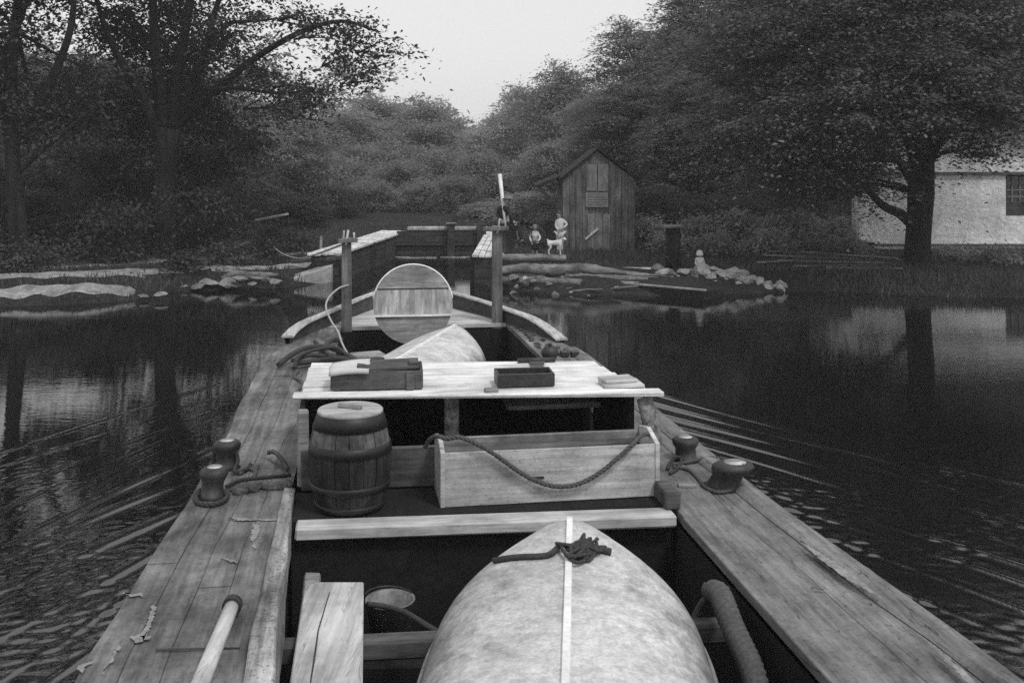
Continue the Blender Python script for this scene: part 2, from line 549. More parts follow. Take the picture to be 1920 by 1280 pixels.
ad = n.new('ShaderNodeMath'); ad.operation = 'MULTIPLY_ADD'
l.new(n2, ad.inputs[0]); ad.inputs[1].default_value = 2.2; l.new(n1, ad.inputs[2])
bp = n.new('ShaderNodeBump'); bp.inputs['Distance'].default_value = .003; bp.inputs['Strength'].default_value = .4
l.new(ad.outputs[0], bp.inputs['Height']); l.new(bp.outputs[0], b.inputs['Normal'])
wtr = grid_mesh('canal_water', axis_coords(-6.2, 7.5, .024, (-170, 170), 1.08), axis_coords(5.5, 15.5, .022, (-125, 40), 1.08), waves, mw)
tag(wtr, kind='structure')

# footpath of pale trodden earth on the left bank
def strip(name, line, wid, m, lift=.012, nn=7):
    ln = catmull([(x, y, 0) for x, y in line], 10)
    rows = []
    for i, p in enumerate(ln):
        d = (ln[min(i + 1, len(ln) - 1)] - ln[max(i - 1, 0)]).normalized()
        q = Vector((-d.y, d.x, 0))
        ww = wid * (1 + .25 * math.sin(i * .9))
        rows.append([(p + q * ww * (k / (nn - 1) - .5)) for k in range(nn)])
    v = np.array([[(p.x, p.y, hz(p.x, p.y) + lift) for p in r] for r in rows])
    ny, nx = v.shape[:2]
    i = np.arange(nx * (ny - 1)).reshape(ny - 1, nx)[:, :-1].ravel()
    o = arr_mesh(name, v.reshape(-1, 3), np.stack([i, i + 1, i + nx + 1, i + nx], 1), m, smooth=True)
    return tag(o, kind='structure')
mpath = plain('path_earth', .3, .4, 2.5, .95, .8, .1, .03, 0, 12)
strip('path', [(-26, 24.2), (-18, 24.6), (-14.2, 24.6), (-12.2, 25.2), (-10.6, 25.6), (-9.3, 26.6)], .8, mpath)
strip('path', [(-9.6, 26.6), (-8.4, 27.4), (-7.0, 28.0), (-5.9, 28.9), (-5.3, 30.5)], .6, mpath)
strip('path', [(-12, 23.9), (-11, 24.2), (-10, 24.5), (-9.0, 25.0)], .5, mpath)
strip('path', [(-16, 26.0), (-13.2, 26.3), (-11.4, 27.4), (-9.8, 28.6), (-8, 29.6), (-6.2, 31.0), (-5.3, 33.6), (-4.9, 38)], .7, mpath)

# ================================================================== LOCK
# two side walls, each a thing with a capping of planks
def lock_wall(label, a, b_, wd, side, top):
    e = empty('lock_wall', (a[0], a[1], 0)); tag(e, label, 'lock wall')
    a = Vector((a[0], a[1], 0)); b_ = Vector((b_[0], b_[1], 0))
    d = (b_ - a); ln = d.length; d.normalize(); q = Vector((-d.y, d.x, 0)) * side
    m = MB()
    rows = 6
    for k in range(rows):
        z0 = -1.0 + (top + 1.0) * k / rows; z1 = -1.0 + (top + 1.0) * (k + 1) / rows - .012
        ins = random.uniform(0, .02)
        p = [Vector((0, 0, 0)) + q * ins, d * ln + q * ins, d * ln + q * wd, q * wd]
        m.hexa([v + Vector((0, 0, z0)) for v in p], [v + Vector((0, 0, z1)) for v in p])
    m.build('wall_timbers', M['lockw'], e, bevel=.012)
    m = MB(); np_ = 5
    for k in range(np_):
        o0 = -.05 + (wd + .1) * k / np_; o1 = o0 + (wd + .1) / np_ - .015
        jz = random.uniform(-.01, .015)
        p = [q * o0 - d * random.uniform(0, .25), d * ln + q * o0, d * ln + q * o1, q * o1 - d * random.uniform(0, .25)]
        m.hexa([v + Vector((0, 0, top + .002 + jz)) for v in p], [v + Vector((0, 0, top + .07 + jz)) for v in p])
    m.build('capping_planks', M['walk'], e, bevel=.008)
    m = MB()
    for k in range(3):
        p = d * (.25 + k * ln * .42) - q * .05
        m.box(p + Vector((0, 0, top * .45 - .35)), (.14, .14, top * .9 + .9))
    m.build('fender_post', M['lockw'], e, bevel=.01)
    return e
lock_wall('left timber lock wall topped with a pale plank walkway', (-4.6, 28.3), (-3.72, 36.9), .75, 1, .70)
lock_wall('right timber lock wall below the seated man', (-1.0, 28.1), (-.86, 36.9), .75, -1, .66)
# sloping wing at the left mouth
m = MB()
m.hexa([(-6.2, 27.05, -.4), (-4.75, 28.15, -.4), (-4.75, 28.75, -.4), (-6.3, 27.5, -.4)],
       [(-6.2, 27.05, .03), (-4.75, 28.15, .46), (-4.75, 28.75, .5), (-6.3, 27.5, .06)])
tag(m.build('wing_wall', M['stone'], bevel=.03, rough=.01), 'sloping pale wedge of masonry at the left lock mouth', 'wing wall')
m = MB()
m.bar((-5.9, 28.6, .50), (-4.3, 28.2, .66), .14, .1)
tag(m.build('loose_beam', M['dark'], bevel=.01), 'dark short beam lying at the near end of the left lock wall', 'beam')

# gate across the chamber
GY = 35.6
gt = empty('lock_gate', (-2.3, GY, 0)); tag(gt, 'closed timber lock gate of dark boards with light top beam', 'lock gate')
def gb(z0, z1, x0=-3.85, x1=-.86, dy=0, th=.12):
    m = MB(); m.hexa([(x0, GY + dy, z0), (x1, GY + dy, z0), (x1, GY + dy + th, z0), (x0, GY + dy + th, z0)],
                     [(x0, GY + dy, z1), (x1, GY + dy, z1 + random.uniform(-.02, .02)), (x1, GY + dy + th, z1), (x0, GY + dy + th, z1)])
    return m
for z0, z1 in ((-.8, .02), (.05, .24), (.27, .36), (.44, .62), (.65, .84)):
    gb(z0, z1).build('gate_board', M['gate'], gt, bevel=.01)
gb(.36, .42, dy=-.1, th=.24).build('waling_beam', M['lockw'], gt, bevel=.015)
gb(.86, .99, -3.5, -.8, -.04, .22).build('top_beam', M['locktop'], gt, bevel=.03, rough=.006)
m = MB(); m.box((-2.03, GY - .08, .35), (.24, .26, 1.45), jit=.01); m.build('gate_post', M['gate'], gt, bevel=.015)
m = MB(); m.box((-1.02, GY - .1, .45), (.3, .3, 1.3), jit=.01); m.build('gate_post', M['gate'], gt, bevel=.015)
m = MB(); m.box((-2.03, GY - .1, 1.10), (.34, .3, .05)); m.build('post_cap', M['log'], gt, bevel=.01)
# water line scum and boards at the gate foot
m = MB()
for k in range(7):
    x = -3.7 + k * .38 + random.uniform(-.1, .1)
    m.box((x, GY - .35 - random.uniform(0, .5), .012), (random.uniform(.3, .7), .07, .02), Matrix.Rotation(random.uniform(-.3, .3), 3, 'Z'))
tag(m.build('floating_debris', M['locktop']), 'pale drift scum floating at the foot of the lock gate', 'debris', kind='stuff')

def post_thing(name, label, cat, px, pyb, pyt, Y, wpx, mat_, group=None, lean=0.0, cap=False, sq=True):
    p = PY(px, pyb, Y); top = PY(px + lean, pyt, Y); r = wpx / F * Y / 2
    z0 = min(p.z, hz(p.x, p.y)) - .2
    m = MB()
    if sq:
        m.hexa([(p.x - r, Y - r, z0), (p.x + r, Y - r, z0), (p.x + r, Y + r, z0), (p.x - r, Y + r, z0)],
               [(top.x - r, Y - r, top.z), (top.x + r, Y - r, top.z), (top.x + r, Y + r, top.z), (top.x - r, Y + r, top.z)])
    else:
        m.tube([(p.x, Y, z0), ((p.x + top.x) / 2, Y, (z0 + top.z) / 2), (top.x, Y, top.z)], [r * 1.06, r, r * .97], 14)
    o = m.build(name, mat_, bevel=.015 if sq else 0, rough=.006)
    return tag(o, label, cat, group)
post_thing('snubbing_post', 'thin dark post rising beyond the lock gate, left of the pair', 'post', 832, 440, 397, 38.5, 7, M['gate'])
post_thing('snubbing_post', 'thin dark post rising beyond the lock gate, right of the pair', 'post', 852, 440, 396, 38.5, 8, M['gate'])
post_thing('fence_post', 'small pale stake on the left bank beside the walkway', 'stake', 601, 478, 443, 31, 5, M['locktop'], lean=1)
o = post_thing('mooring_post', 'massive dark timber mooring post standing on the right bank', 'mooring post', 1262, 505, 428, 27.6, 29, M['bark'], sq=False)
m = MB(); p = PY(1262, 424, 27.6); m.box((p.x, p.y, p.z), (.5, .5, .07), jit=.015); m.build('post_cap', M['log'], o, bevel=.015)

# ================================================================== SHED
SY = 31.5
sh = empty('shed', (0, SY, 0)); tag(sh, 'small board shed with steep gable beside the lock', 'shed')
bl, br = PY(1055, 470, SY), PY(1190, 470, SY); ev = PY(1055, 334, SY).z; rg = PY(1120, 283, SY)
g0 = min(hz(bl.x, SY), hz(br.x, SY)) - .15; DEP = 3.0
nb = 11; m = MB(); wd = (br.x - bl.x) / nb
def gz(x):
    return ev + (rg.z - ev) * (1 - abs(x - rg.x) / ((br.x - bl.x) / 2)) if True else 0
for k in range(nb):
    xa, xb = bl.x + k * wd + .006, bl.x + (k + 1) * wd - .006
    xs = [xa, xb]
    if xa < rg.x < xb: xs = [xa, rg.x, xb]
    th = random.uniform(.02, .035)
    bot = [(x, SY - th, g0) for x in xs]; top = [(x, SY - th, max(ev, gz(x)) - .01) for x in xs]
    poly = bot + top[::-1]
    m.prism(poly, (0, th, 0))
m.build('front_wall', M['shed'], sh, rough=.003)
m = MB()
for x in (bl.x, br.x): m.box((x, SY + DEP / 2 + .01, (ev + g0) / 2), (.04, DEP - .03, ev - g0 - .02))
m.box(((bl.x + br.x) / 2, SY + DEP, (ev + g0) / 2), (br.x - bl.x - .05, .04, ev - g0 - .02))
m.build('side_walls', M['shed'], sh)
m = MB()
for sgn, x in ((-1, bl.x - .13), (1, br.x + .14)):
    a = Vector((rg.x - sgn * .0, SY - .14, rg.z + .05)); e_ = Vector((x, SY - .14, ev - .09))
    nrm = Vector((0, 0, .035))
    m.hexa([a, e_, e_ + Vector((0, DEP + .3, 0)), a + Vector((0, DEP + .3, 0))], [a + nrm, e_ + nrm, e_ + nrm + Vector((0, DEP + .3, 0)), a + nrm + Vector((0, DEP + .3, 0))])
m.build('roof', M['shingle'], sh)
# lean-to awning on the left with its brace
m = MB(); a1 = PY(1052, 333, SY); a2 = PY(1004, 352, SY)
m.hexa([(a1.x - .03, SY, a1.z), (a2.x, SY, a2.z), (a2.x, SY + DEP, a2.z), (a1.x - .03, SY + DEP, a1.z)],
       [(a1.x - .03, SY, a1.z + .06), (a2.x, SY, a2.z + .06), (a2.x, SY + DEP, a2.z + .06), (a1.x - .03, SY + DEP, a1.z + .06)])
m.build('awning', M['shingle'], sh)
m = MB(); a = PY(1012, 352, SY); b2 = PY(1051, 392, SY)
m.bar((a.x, SY + .1, a.z), (b2.x - .02, SY + .1, b2.z), .09, .09); m.bar((b2.x - .04, SY + .1, b2.z), (b2.x - .04, SY + .1, a1.z), .08, .08)
m.build('awning_brace', M['gate'], sh)
# door, loft hatch, notice board
d0, d1 = PY(1101, 469, SY), PY(1144, 401, SY)
m = MB(); dw = (d1.x - d0.x) / 3
for k in range(3):
    m.box((d0.x + (k + .5) * dw, SY - .05, (d0.z + d1.z) / 2), (dw - .012, .03, d1.z - d0.z))
do = m.build('door', M['shedp'], sh, bevel=.004)
m = MB(); a = PY(1097, 448, SY); b2 = PY(1121, 428, SY)
m.bar((a.x, SY - .095, a.z), (b2.x, SY - .095, b2.z), .05, .055); m.build('door_bar', M['white'], do)
h0, h1 = PY(1099, 358, SY), PY(1141, 308, SY)
m = MB()
m.box(((h0.x * 1.0 + h1.x) / 2 - .17, SY - .046, (h0.z + h1.z) / 2), (.30, .02, h1.z - h0.z)); m.box(((h0.x + h1.x) / 2 + .17, SY - .05, (h0.z + h1.z) / 2), (.30, .026, h1.z - h0.z))
m.build('loft_hatch', M['shedp'], sh)
s0, s1 = PY(1098, 388, SY), PY(1140, 361, SY)
m = MB(); m.box(((s0.x + s1.x) / 2, SY - .072, (s0.z + s1.z) / 2), (s1.x - s0.x, .022, s1.z - s0.z)); sg = m.build('notice_board', plain('notice_paint', .27, .2, 8, .8), sh)
m = MB(); rr = random.Random(3)
for k in range(5):
    z = s1.z - .055 - k * .076; x = s0.x + .05
    while x < s1.x - .1:
        ww = rr.uniform(.03, .09); m.box((x + ww / 2, SY - .085, z), (ww, .004, .022)); x += ww + .022
m.build('notice_lettering', plain('notice_ink', .1, .1), sg)

# ================================================================== HOUSE
HY = 35.6
ho = empty('stone_house', (14, HY, 0)); tag(ho, 'whitewashed stone house behind the large right tree', 'house')
hl = PY(1611, 460, HY); hzb = hz(14, HY) - .3; band = PY(1740, 325, HY).z; base = PY(1740, 459, HY).z
wl, wr = PY(1886, 330, HY), PY(1945, 405, HY)
XR = hl.x + 9.0
def wallpiece(m, xa, xb, za, zb, y=HY, th=.35): m.box(((xa + xb) / 2, y + th / 2, (za + zb) / 2), (xb - xa, th, zb - za))
m = MB()
for xa, xb, za, zb in ((hl.x, wl.x, hzb, band), (wl.x, wr.x, hzb, wr.z), (wr.x, XR, hzb, band), (hl.x, XR, band, band + 1.6)):
    wallpiece(m, xa, xb, za, zb)
m.box((hl.x + .175, HY + 3.35, (hzb + band + 1.6) / 2), (.35, 5.98, band + 1.6 - hzb))
m.box((XR - .175, HY + 3.35, (hzb + band + 1.6) / 2), (.35, 5.98, band + 1.6 - hzb))
m.build('wall', M['stucco'], ho)
m = MB(); m.box(((hl.x + XR) / 2, HY - .05, band), (XR - hl.x + .1, .09, .09)); m.build('band_board', M['trim'], ho)
m = MB(); m.box(((hl.x + XR) / 2, HY - .04, base), (XR - hl.x + .04, .07, .07)); m.build('base_course', M['trim'], ho)
m = MB()
zt = band + 1.6
m.hexa([(hl.x - .4, HY - .5, zt - .1), (XR + .4, HY - .5, zt - .1), (XR + .4, HY + 3.3, zt + 2), (hl.x - .4, HY + 3.3, zt + 2)],
       [(hl.x - .4, HY - .5, zt), (XR + .4, HY - .5, zt), (XR + .4, HY + 3.3, zt + 2.1), (hl.x - .4, HY + 3.3, zt + 2.1)])
m.hexa([(hl.x - .4, HY + 7.1, zt - .1), (XR + .4, HY + 7.1, zt - .1), (XR + .4, HY + 3.31, zt + 2), (hl.x - .4, HY + 3.31, zt + 2)],
       [(hl.x - .4, HY + 7.1, zt), (XR + .4, HY + 7.1, zt), (XR + .4, HY + 3.31, zt + 2.1), (hl.x - .4, HY + 3.31, zt + 2.1)])
m.build('roof', M['shingle'], ho)
m = MB(); fx0, fx1, fz0, fz1 = wl.x, wr.x, wr.z, band - .03
for xa, xb, za, zb in ((fx0, fx0 + .07, fz0, fz1), (fx1 - .07, fx1, fz0, fz1), (fx0 + .07, fx1 - .07, fz0, fz0 + .42), (fx0 + .07, fx1 - .07, fz1 - .07, fz1)):
    m.box(((xa + xb) / 2, HY + .12, (za + zb) / 2), (xb - xa, .08, zb - za))
wf = m.build('window', M['gate'], ho)
m = MB(); m.box(((fx0 + fx1) / 2, HY + .17, (fz0 + fz1) / 2 + .2), (fx1 - fx0 - .12, .02, fz1 - fz0 - .5)); m.build('pane', M['glass'], wf)
m = MB()
for k in range(1, 4):
    x = fx0 + (fx1 - fx0) * k / 4; m.box((x, HY + .13, (fz0 + fz1) / 2 + .2), (.03, .03, fz1 - fz0 - .52))
for k in range(1, 4):
    z = fz0 + .42 + (fz1 - fz0 - .5) * k / 4; m.box(((fx0 + fx1) / 2, HY + .128, z), (fx1 - fx0 - .15, .026, .03))
m.build('muntins', M['grey'], wf)
# board lean-to at its left and the cellar door post
m = MB(); a = PY(1552, 425, 36.4); b2 = PY(1609, 425, 36.4); z1 = PY(1552, 352, 36.4).z; zb = hz(a.x, 36.4) - .2
k = 0; x = a.x
while x < b2.x - .05:
    ww = random.uniform(.13, .2); m.box((x + ww / 2, 36.4 + random.uniform(-.01, .01), (zb + z1) / 2), (ww - .012, .05, z1 - zb)); x += ww
m.box(((a.x + b2.x) / 2, 37.6, (zb + z1) / 2 - .06), (b2.x - a.x - .1, 2.2, z1 - zb))
tag(m.build('lean_to', M['shed']), 'grey upright board lean-to at the left end of the stone house', 'lean-to')
m = MB(); p = PY(1634, 478, 33.5); m.box((p.x, 33.5, p.z + .1), (.16, .16, .6), jit=.01)
tag(m.build('gate_stub', M['gate'], bevel=.01), 'short dark post before the left corner of the house', 'post')
m = MB(); p = PY(1616, 470, 33.8); m.box((p.x, 33.8, p.z), (.35, .2, .65), jit=.03)
tag(m.build('stone_slab', M['stone'], bevel=.03), 'upright pale stone slab leaning by the house corner', 'stone slab')

# the three built in place: move their meshes into their own frames
for e in (gt, sh, ho):
    for c in children(e):
        c.data.transform(Matrix.Translation(-e.location))
        for c2 in children(c): c2.data.transform(Matrix.Translation(-e.location))

# ================================================================== VEGETATION
def leaf_quads(c, size, rng, up=.6, wid=.55, dirs=None, var=.35):
    n = len(c)
    nr = rng.normal(size=(n, 3)); nr /= np.linalg.norm(nr, axis=1)[:, None]
    nr[:, 2] = np.abs(nr[:, 2]) ; nr += np.array([0, 0, up]); nr /= np.linalg.norm(nr, axis=1)[:, None]
    t = rng.normal(size=(n, 3)) if dirs is None else dirs + .5 * rng.normal(size=(n, 3))
    t -= nr * np.sum(t * nr, 1)[:, None]; t /= np.linalg.norm(t, axis=1)[:, None]
    b = np.cross(nr, t)
    s = size * (1 + var * rng.normal(size=n)).clip(.4, 1.9)
    a = t * (s * .5)[:, None]; w_ = b * (s * .5 * wid)[:, None]
    dr = np.zeros((n, 3)); dr[:, 2] = -s * .12
    v = np.stack([c - a, c + w_ - a * .1, c + a + dr, c - w_ - a * .1], 1).reshape(-1, 3)
    f = np.arange(4 * n).reshape(n, 4)
    return v, f
def sprays(lobes, rng, leaves_per, size, shell=(.55, 1.05), spray_r=.5, flat=.4, droop=.15, upbias=.25):
    """lobes: (cx,cy,cz,rx,ry,rz,nsprays); every spray is a ragged flattened tuft of leaves"""
    pts, dirs = [], []
    for cx, cy, cz, rx, ry, rz, ns in lobes:
        ns = int(ns)
        d = rng.normal(size=(ns, 3)); d[:, 2] += upbias; d /= np.linalg.norm(d, axis=1)[:, None]
        rad = rng.uniform(shell[0], shell[1], ns)
        # lumpy outline
        rad *= 1 + .16 * np.sin(3.1 * d[:, 0] + 2.7 * d[:, 1] + cx * 3) + .13 * np.sin(5 * d[:, 2] + 4 * d[:, 0] + cz)
        sc = np.array([cx, cy, cz]) + d * rad[:, None] * np.array([rx, ry, rz])
        R_ = spray_r * rng.uniform(.55, 1.35, ns)
        k = leaves_per
        g = rng.normal(size=(ns, k, 3)) * .5
        # spray elongated outward
        out = d * np.array([1, 1, .35]); out /= np.linalg.norm(out, axis=1)[:, None]
        along = (g * out[:, None, :]).sum(2)
        off = g + out[:, None, :] * along[:, :, None] * .7
        off[:, :, 2] *= flat
        off[:, :, 2] -= droop * (off[:, :, 0] ** 2 + off[:, :, 1] ** 2)
        pts.append((sc[:, None, :] + off * R_[:, None, None]).reshape(-1, 3))
        dirs.append(np.repeat(out, k, 0))
    return np.concatenate(pts), np.concatenate(dirs)
def crown_obj(name, lobes, mat_, parent, seed, leaves_per=40, size=.16, up=.6, wid=.55, **kw):
    rng = np.random.default_rng(seed)
    p, d = sprays(lobes, rng, leaves_per, size, **kw)
    v, f = leaf_quads(p, size, rng, up, wid, d)
    return arr_mesh(name, v, f, mat_, parent)
def limb(m, a, b, r0, r1, sag=.12, seg=6, rr=random, n=7):
    a = Vector(a); b = Vector(b); ln = (b - a).length
    pts = []
    off = Vector((rr.uniform(-1, 1), rr.uniform(-1, 1), rr.uniform(-.2, 1))) * ln * sag
    for i in range(seg + 1):
        t = i / seg
        p = a.lerp(b, t) + off * math.sin(math.pi * t) * .6 + Vector([rr.uniform(-1, 1) for _ in range(3)]) * ln * .015
        pts.append(p)
    pts[0] = a
    m.tube(pts, [r0 + (r1 - r0) * (i / seg) ** .8 for i in range(seg + 1)], n)
    return pts
def tree(label, x, y, lobes, trunk_h, r, mat_, seed, group=None, name='tree', lean=(0, 0), cat='tree', limbs=True, **kw):
    """lobes are relative to the foot of the tree"""
    z = hz(x, y)
    e = empty(name, (x, y, z)); tag(e, label, cat, group)
    rr = random.Random(seed)
    m = MB()
    top = Vector((lean[0], lean[1], trunk_h))
    pts = [Vector((0, 0, -.3)), Vector((0, 0, .25))] + [Vector((lean[0] * t * t + rr.uniform(-.05, .05), lean[1] * t * t + rr.uniform(-.05, .05), trunk_h * t)) for t in (.25, .5, .75, 1)]
    m.tube(pts, [r * 1.5, r * 1.1, r * .98, r * .92, r * .88, r * .8], 12)
    if limbs:
        for lb in lobes:
            c = Vector(lb[:3])
            st = pts[-1] if c.z > trunk_h * .9 else pts[rr.choice((3, 4))]
            lp = limb(m, st, c, r * .45, r * .12, rr=rr)
            for k in range(4):
                q = c + Vector((rr.uniform(-.8, .8) * lb[3], rr.uniform(-.8, .8) * lb[4], rr.uniform(-.4, .8) * lb[5]))
                limb(m, lp[rr.choice((3, 4, 5))], q, r * .14, r * .04, rr=rr, n=5, seg=4)
    m.build('trunk', M['bark'], e)
    crown_obj('crown', lobes, mat_, e, seed, **kw)
    return e
def lobes_auto(seed, n, W, D, z0, z1, ns, rmin=.28, rmax=.42):
    rr = random.Random(seed); out = []
    for k in range(n):
        t = (k + .5) / n
        z = z0 + (z1 - z0) * t
        prof = math.sin(math.pi * (.18 + .72 * t)) ** .7
        a = k * 2.4 + rr.uniform(-.5, .5); q = rr.uniform(.35, .75) * prof
        s = rr.uniform(rmin, rmax)
        out.append((math.cos(a) * q * W / 2, math.sin(a) * q * D / 2, z, W * s * prof ** .5, D * s * prof ** .5, (z1 - z0) * s * .55, ns))
    return out
def plobes(bx, by, lst):
    """photo-sized lobes: (px,py,depth,rx_px,ry_px,rdepth,n) relative to a foot (bx,by)"""
    z = hz(bx, by); out = []
    for px, py, dep, rx, ry, rd, n_ in lst:
        p = PY(px, py, dep); out.append((p.x - bx, p.y - by, p.z - z, rx / F * dep, rd, ry / F * dep, n_))
    return out

# --- big maple on the right bank
tx, ty = PY(1722, 490, 29).x, 29.0
lob = plobes(tx, ty, [
    (1420, 230, 27.5, 120, 75, 1.6, 75), (1530, 285, 27, 130, 70, 1.6, 80), (1600, 190, 26, 130, 90, 1.6, 90), (1760, 165, 25.5, 130, 85, 1.6, 100), (1880, 185, 26.5, 115, 62, 1.7, 80),
    (1400, 90, 28.5, 120, 90, 1.8, 80), (1520, 60, 27, 140, 100, 1.8, 100), (1690, 30, 26, 150, 110, 1.8, 110), (1850, 50, 26.5, 130, 110, 1.8, 100), (1990, 150, 28, 120, 120, 2, 80),
    (1600, 330, 29.5, 80, 40, 1.4, 40), (1840, 280, 27, 40, 22, .7, 10), (1480, 340, 29, 90, 35, 1.4, 40), (1560, -120, 29, 190, 120, 2.6, 110), (1740, -170, 28, 200, 130, 2.8, 130), (1900, -100, 29, 180, 130, 2.6, 100),
    (1700, -330, 29, 220, 110, 3, 110), (1500, -250, 31, 140, 90, 2.4, 60), (1650, 150, 31.5, 280, 110, 2, 120), (1850, 120, 32, 200, 140, 2, 90), (1680, 235, 29, 150, 45, 1.5, 50)])
z = hz(tx, ty)
mp = empty('maple_tree', (tx, ty, z)); tag(mp, 'large dark maple tree on the right bank before the white house', 'tree')
m = MB(); rr = random.Random(5)
tp = [Vector((0, 0, -.3)), Vector((0, 0, .1)), Vector((-.02, 0, .6)), Vector((.03, 0, 1.3)), Vector((.07, 0, 2.0)), Vector((.12, 0, 2.8)), Vector((.1, 0, 4.2)), Vector((.0, .1, 6.5)), Vector((-.1, 0, 8.6))]
m.tube(tp, [.55, .40, .335, .33, .35, .30, .26, .18, .1], 16)
lw = lambda px, py, dep=29: Vector((PY(px, py, dep).x - tx, dep - ty, PY(px, py, dep).z - z))
for path, r0 in (([(1715, 425), (1690, 402), (1655, 385), (1610, 340), (1540, 300)], .17), ([(1728, 400), (1712, 350), (1690, 310), (1650, 250), (1600, 190)], .14),
                 ([(1730, 330), (1760, 270), (1800, 230), (1870, 200)], .15), ([(1728, 300), (1740, 200), (1790, 80), (1840, 0)], .15), ([(1715, 300), (1690, 220), (1640, 120), (1580, 20)], .16)):
    pts = catmull([lw(px, py, 29 - .5 * i) for i, (px, py) in enumerate(path)], 4)
    m.tube(pts, [r0 * (1 - .75 * i / (len(pts) - 1)) for i in range(len(pts))], 9)
for lb in lob:
    c = Vector(lb[:3]); st = min(tp[4:], key=lambda q: (q - c).length)
    lp = limb(m, st, c, .07, .03, rr=rr)
m.build('trunk', M['bark'], mp)
crown_obj('crown', lob, M['leafM'], mp, 21, leaves_per=130, size=.105, up=1.2, spray_r=.72, flat=.16, droop=.3, wid=.62)

# --- many-stemmed tree on the left bank
tx, ty = PY(308, 470, 30).x, 30.0
z = hz(tx, ty)
lob = plobes(tx, ty, [
    (230, 60, 31.8, 120, 80, 1.6, 70), (340, 20, 31.8, 110, 80, 1.6, 70), (300, 120, 31.8, 110, 70, 1.5, 70), (420, 70, 30, 60, 60, 1.4, 32), (180, 170, 30, 100, 60, 1.5, 50),
    (380, 170, 31.8, 80, 55, 1.3, 36), (460, 140, 29.5, 60, 50, 1.2, 17), (520, 190, 29, 80, 36, 1.2, 22), (560, 150, 29, 60, 40, 1.0, 14), (470, 40, 29, 60, 50, 1.2, 16),
    (300, -90, 30, 170, 90, 2.2, 80), (140, -30, 30, 110, 80, 1.8, 45), (450, -60, 30, 110, 70, 1.8, 32), (350, -220, 30, 190, 90, 2.2, 70), (260, 230, 31.8, 130, 50, 1.4, 50), (420, 235, 31.8, 90, 40, 1.2, 36),
    (600, 60, 28.5, 60, 34, .8, 16), (660, 50, 28.3, 55, 36, .8, 17), (710, 85, 28, 50, 36, .7, 15), (690, 140, 28, 40, 40, .6, 8), (640, 110, 28.3, 45, 30, .8, 10), (560, 25, 28.6, 50, 28, .8, 12), (650, 150, 28.3, 14, 34, .4, 4), (600, 190, 29, 40, 24, .7, 8), (200, 300, 31.8, 110, 40, 1.2, 46), (400, 300, 31.8, 110, 40, 1.2, 46), (300, 350, 31.8, 110, 40, 1.0, 40), (240, 400, 29, 80, 30, .9, 22), (370, 380, 29, 80, 34, .9, 26), (480, 260, 29, 70, 36, 1.0, 24)])
lob = [l_[:6] + (l_[6] * (.55 if l_[0] > 2.6 else 1.0),) for l_ in lob]
mt = empty('multi_stem_tree', (tx, ty, z)); tag(mt, 'tall many-stemmed tree on the left bank reaching a long limb over the canal', 'tree')
m = MB(); rr = random.Random(8)
lw = lambda px, py, dep=30: Vector((PY(px, py, dep).x - tx, dep - ty, PY(px, py, dep).z - z))
m.tube([Vector((0, 0, -.3))] + [lw(*q) for q in ((308, 470), (306, 400), (308, 330), (312, 280), (318, 240))], [.45, .33, .28, .28, .32, .34], 14)
for path, r0 in (([(305, 260), (270, 190), (235, 130), (200, 60), (170, -40)], .2), ([(312, 255), (300, 170), (290, 80), (285, -60), (280, -180)], .22), ([(322, 250), (330, 160), (345, 70), (365, -50), (380, -200)], .22),
                 ([(326, 245), (360, 170), (385, 90), (410, 0), (440, -90)], .17), ([(332, 235), (400, 175), (470, 115), (560, 62), (640, 40), (710, 60)], .13), ([(330, 225), (380, 180), (430, 165), (520, 175), (590, 170)], .09),
                 ([(385, 90), (430, 45), (480, 40), (560, 30)], .06), ([(270, 190), (200, 175), (150, 170)], .09), ([(290, 80), (240, 40), (160, 0)], .08)):
    pts = catmull([lw(px, py, 30 - .35 * i) for i, (px, py) in enumerate(path)], 4)
    m.tube(pts, [r0 * (1 - .85 * (i / (len(pts) - 1))) + .012 for i in range(len(pts))], 8)
for lb in lob:
    c = Vector(lb[:3])
    for k in range(3):
        q = c + Vector((rr.uniform(-.9, .9) * lb[3], rr.uniform(-.9, .9) * lb[4], rr.uniform(-.9, .5) * lb[5]))
        limb(m, c - Vector((lb[3] * .8, 0, .2)) if c.x > 2 else c, q, .03, .008, rr=rr, n=5, seg=4)
m.build('trunk', M['bark'], mt)
crown_obj('crown', lob, M['leafA'], mt, 33, leaves_per=70, size=.12, up=.35, spray_r=.55, flat=.5, droop=.3, wid=.5, shell=(.3, 1.1))

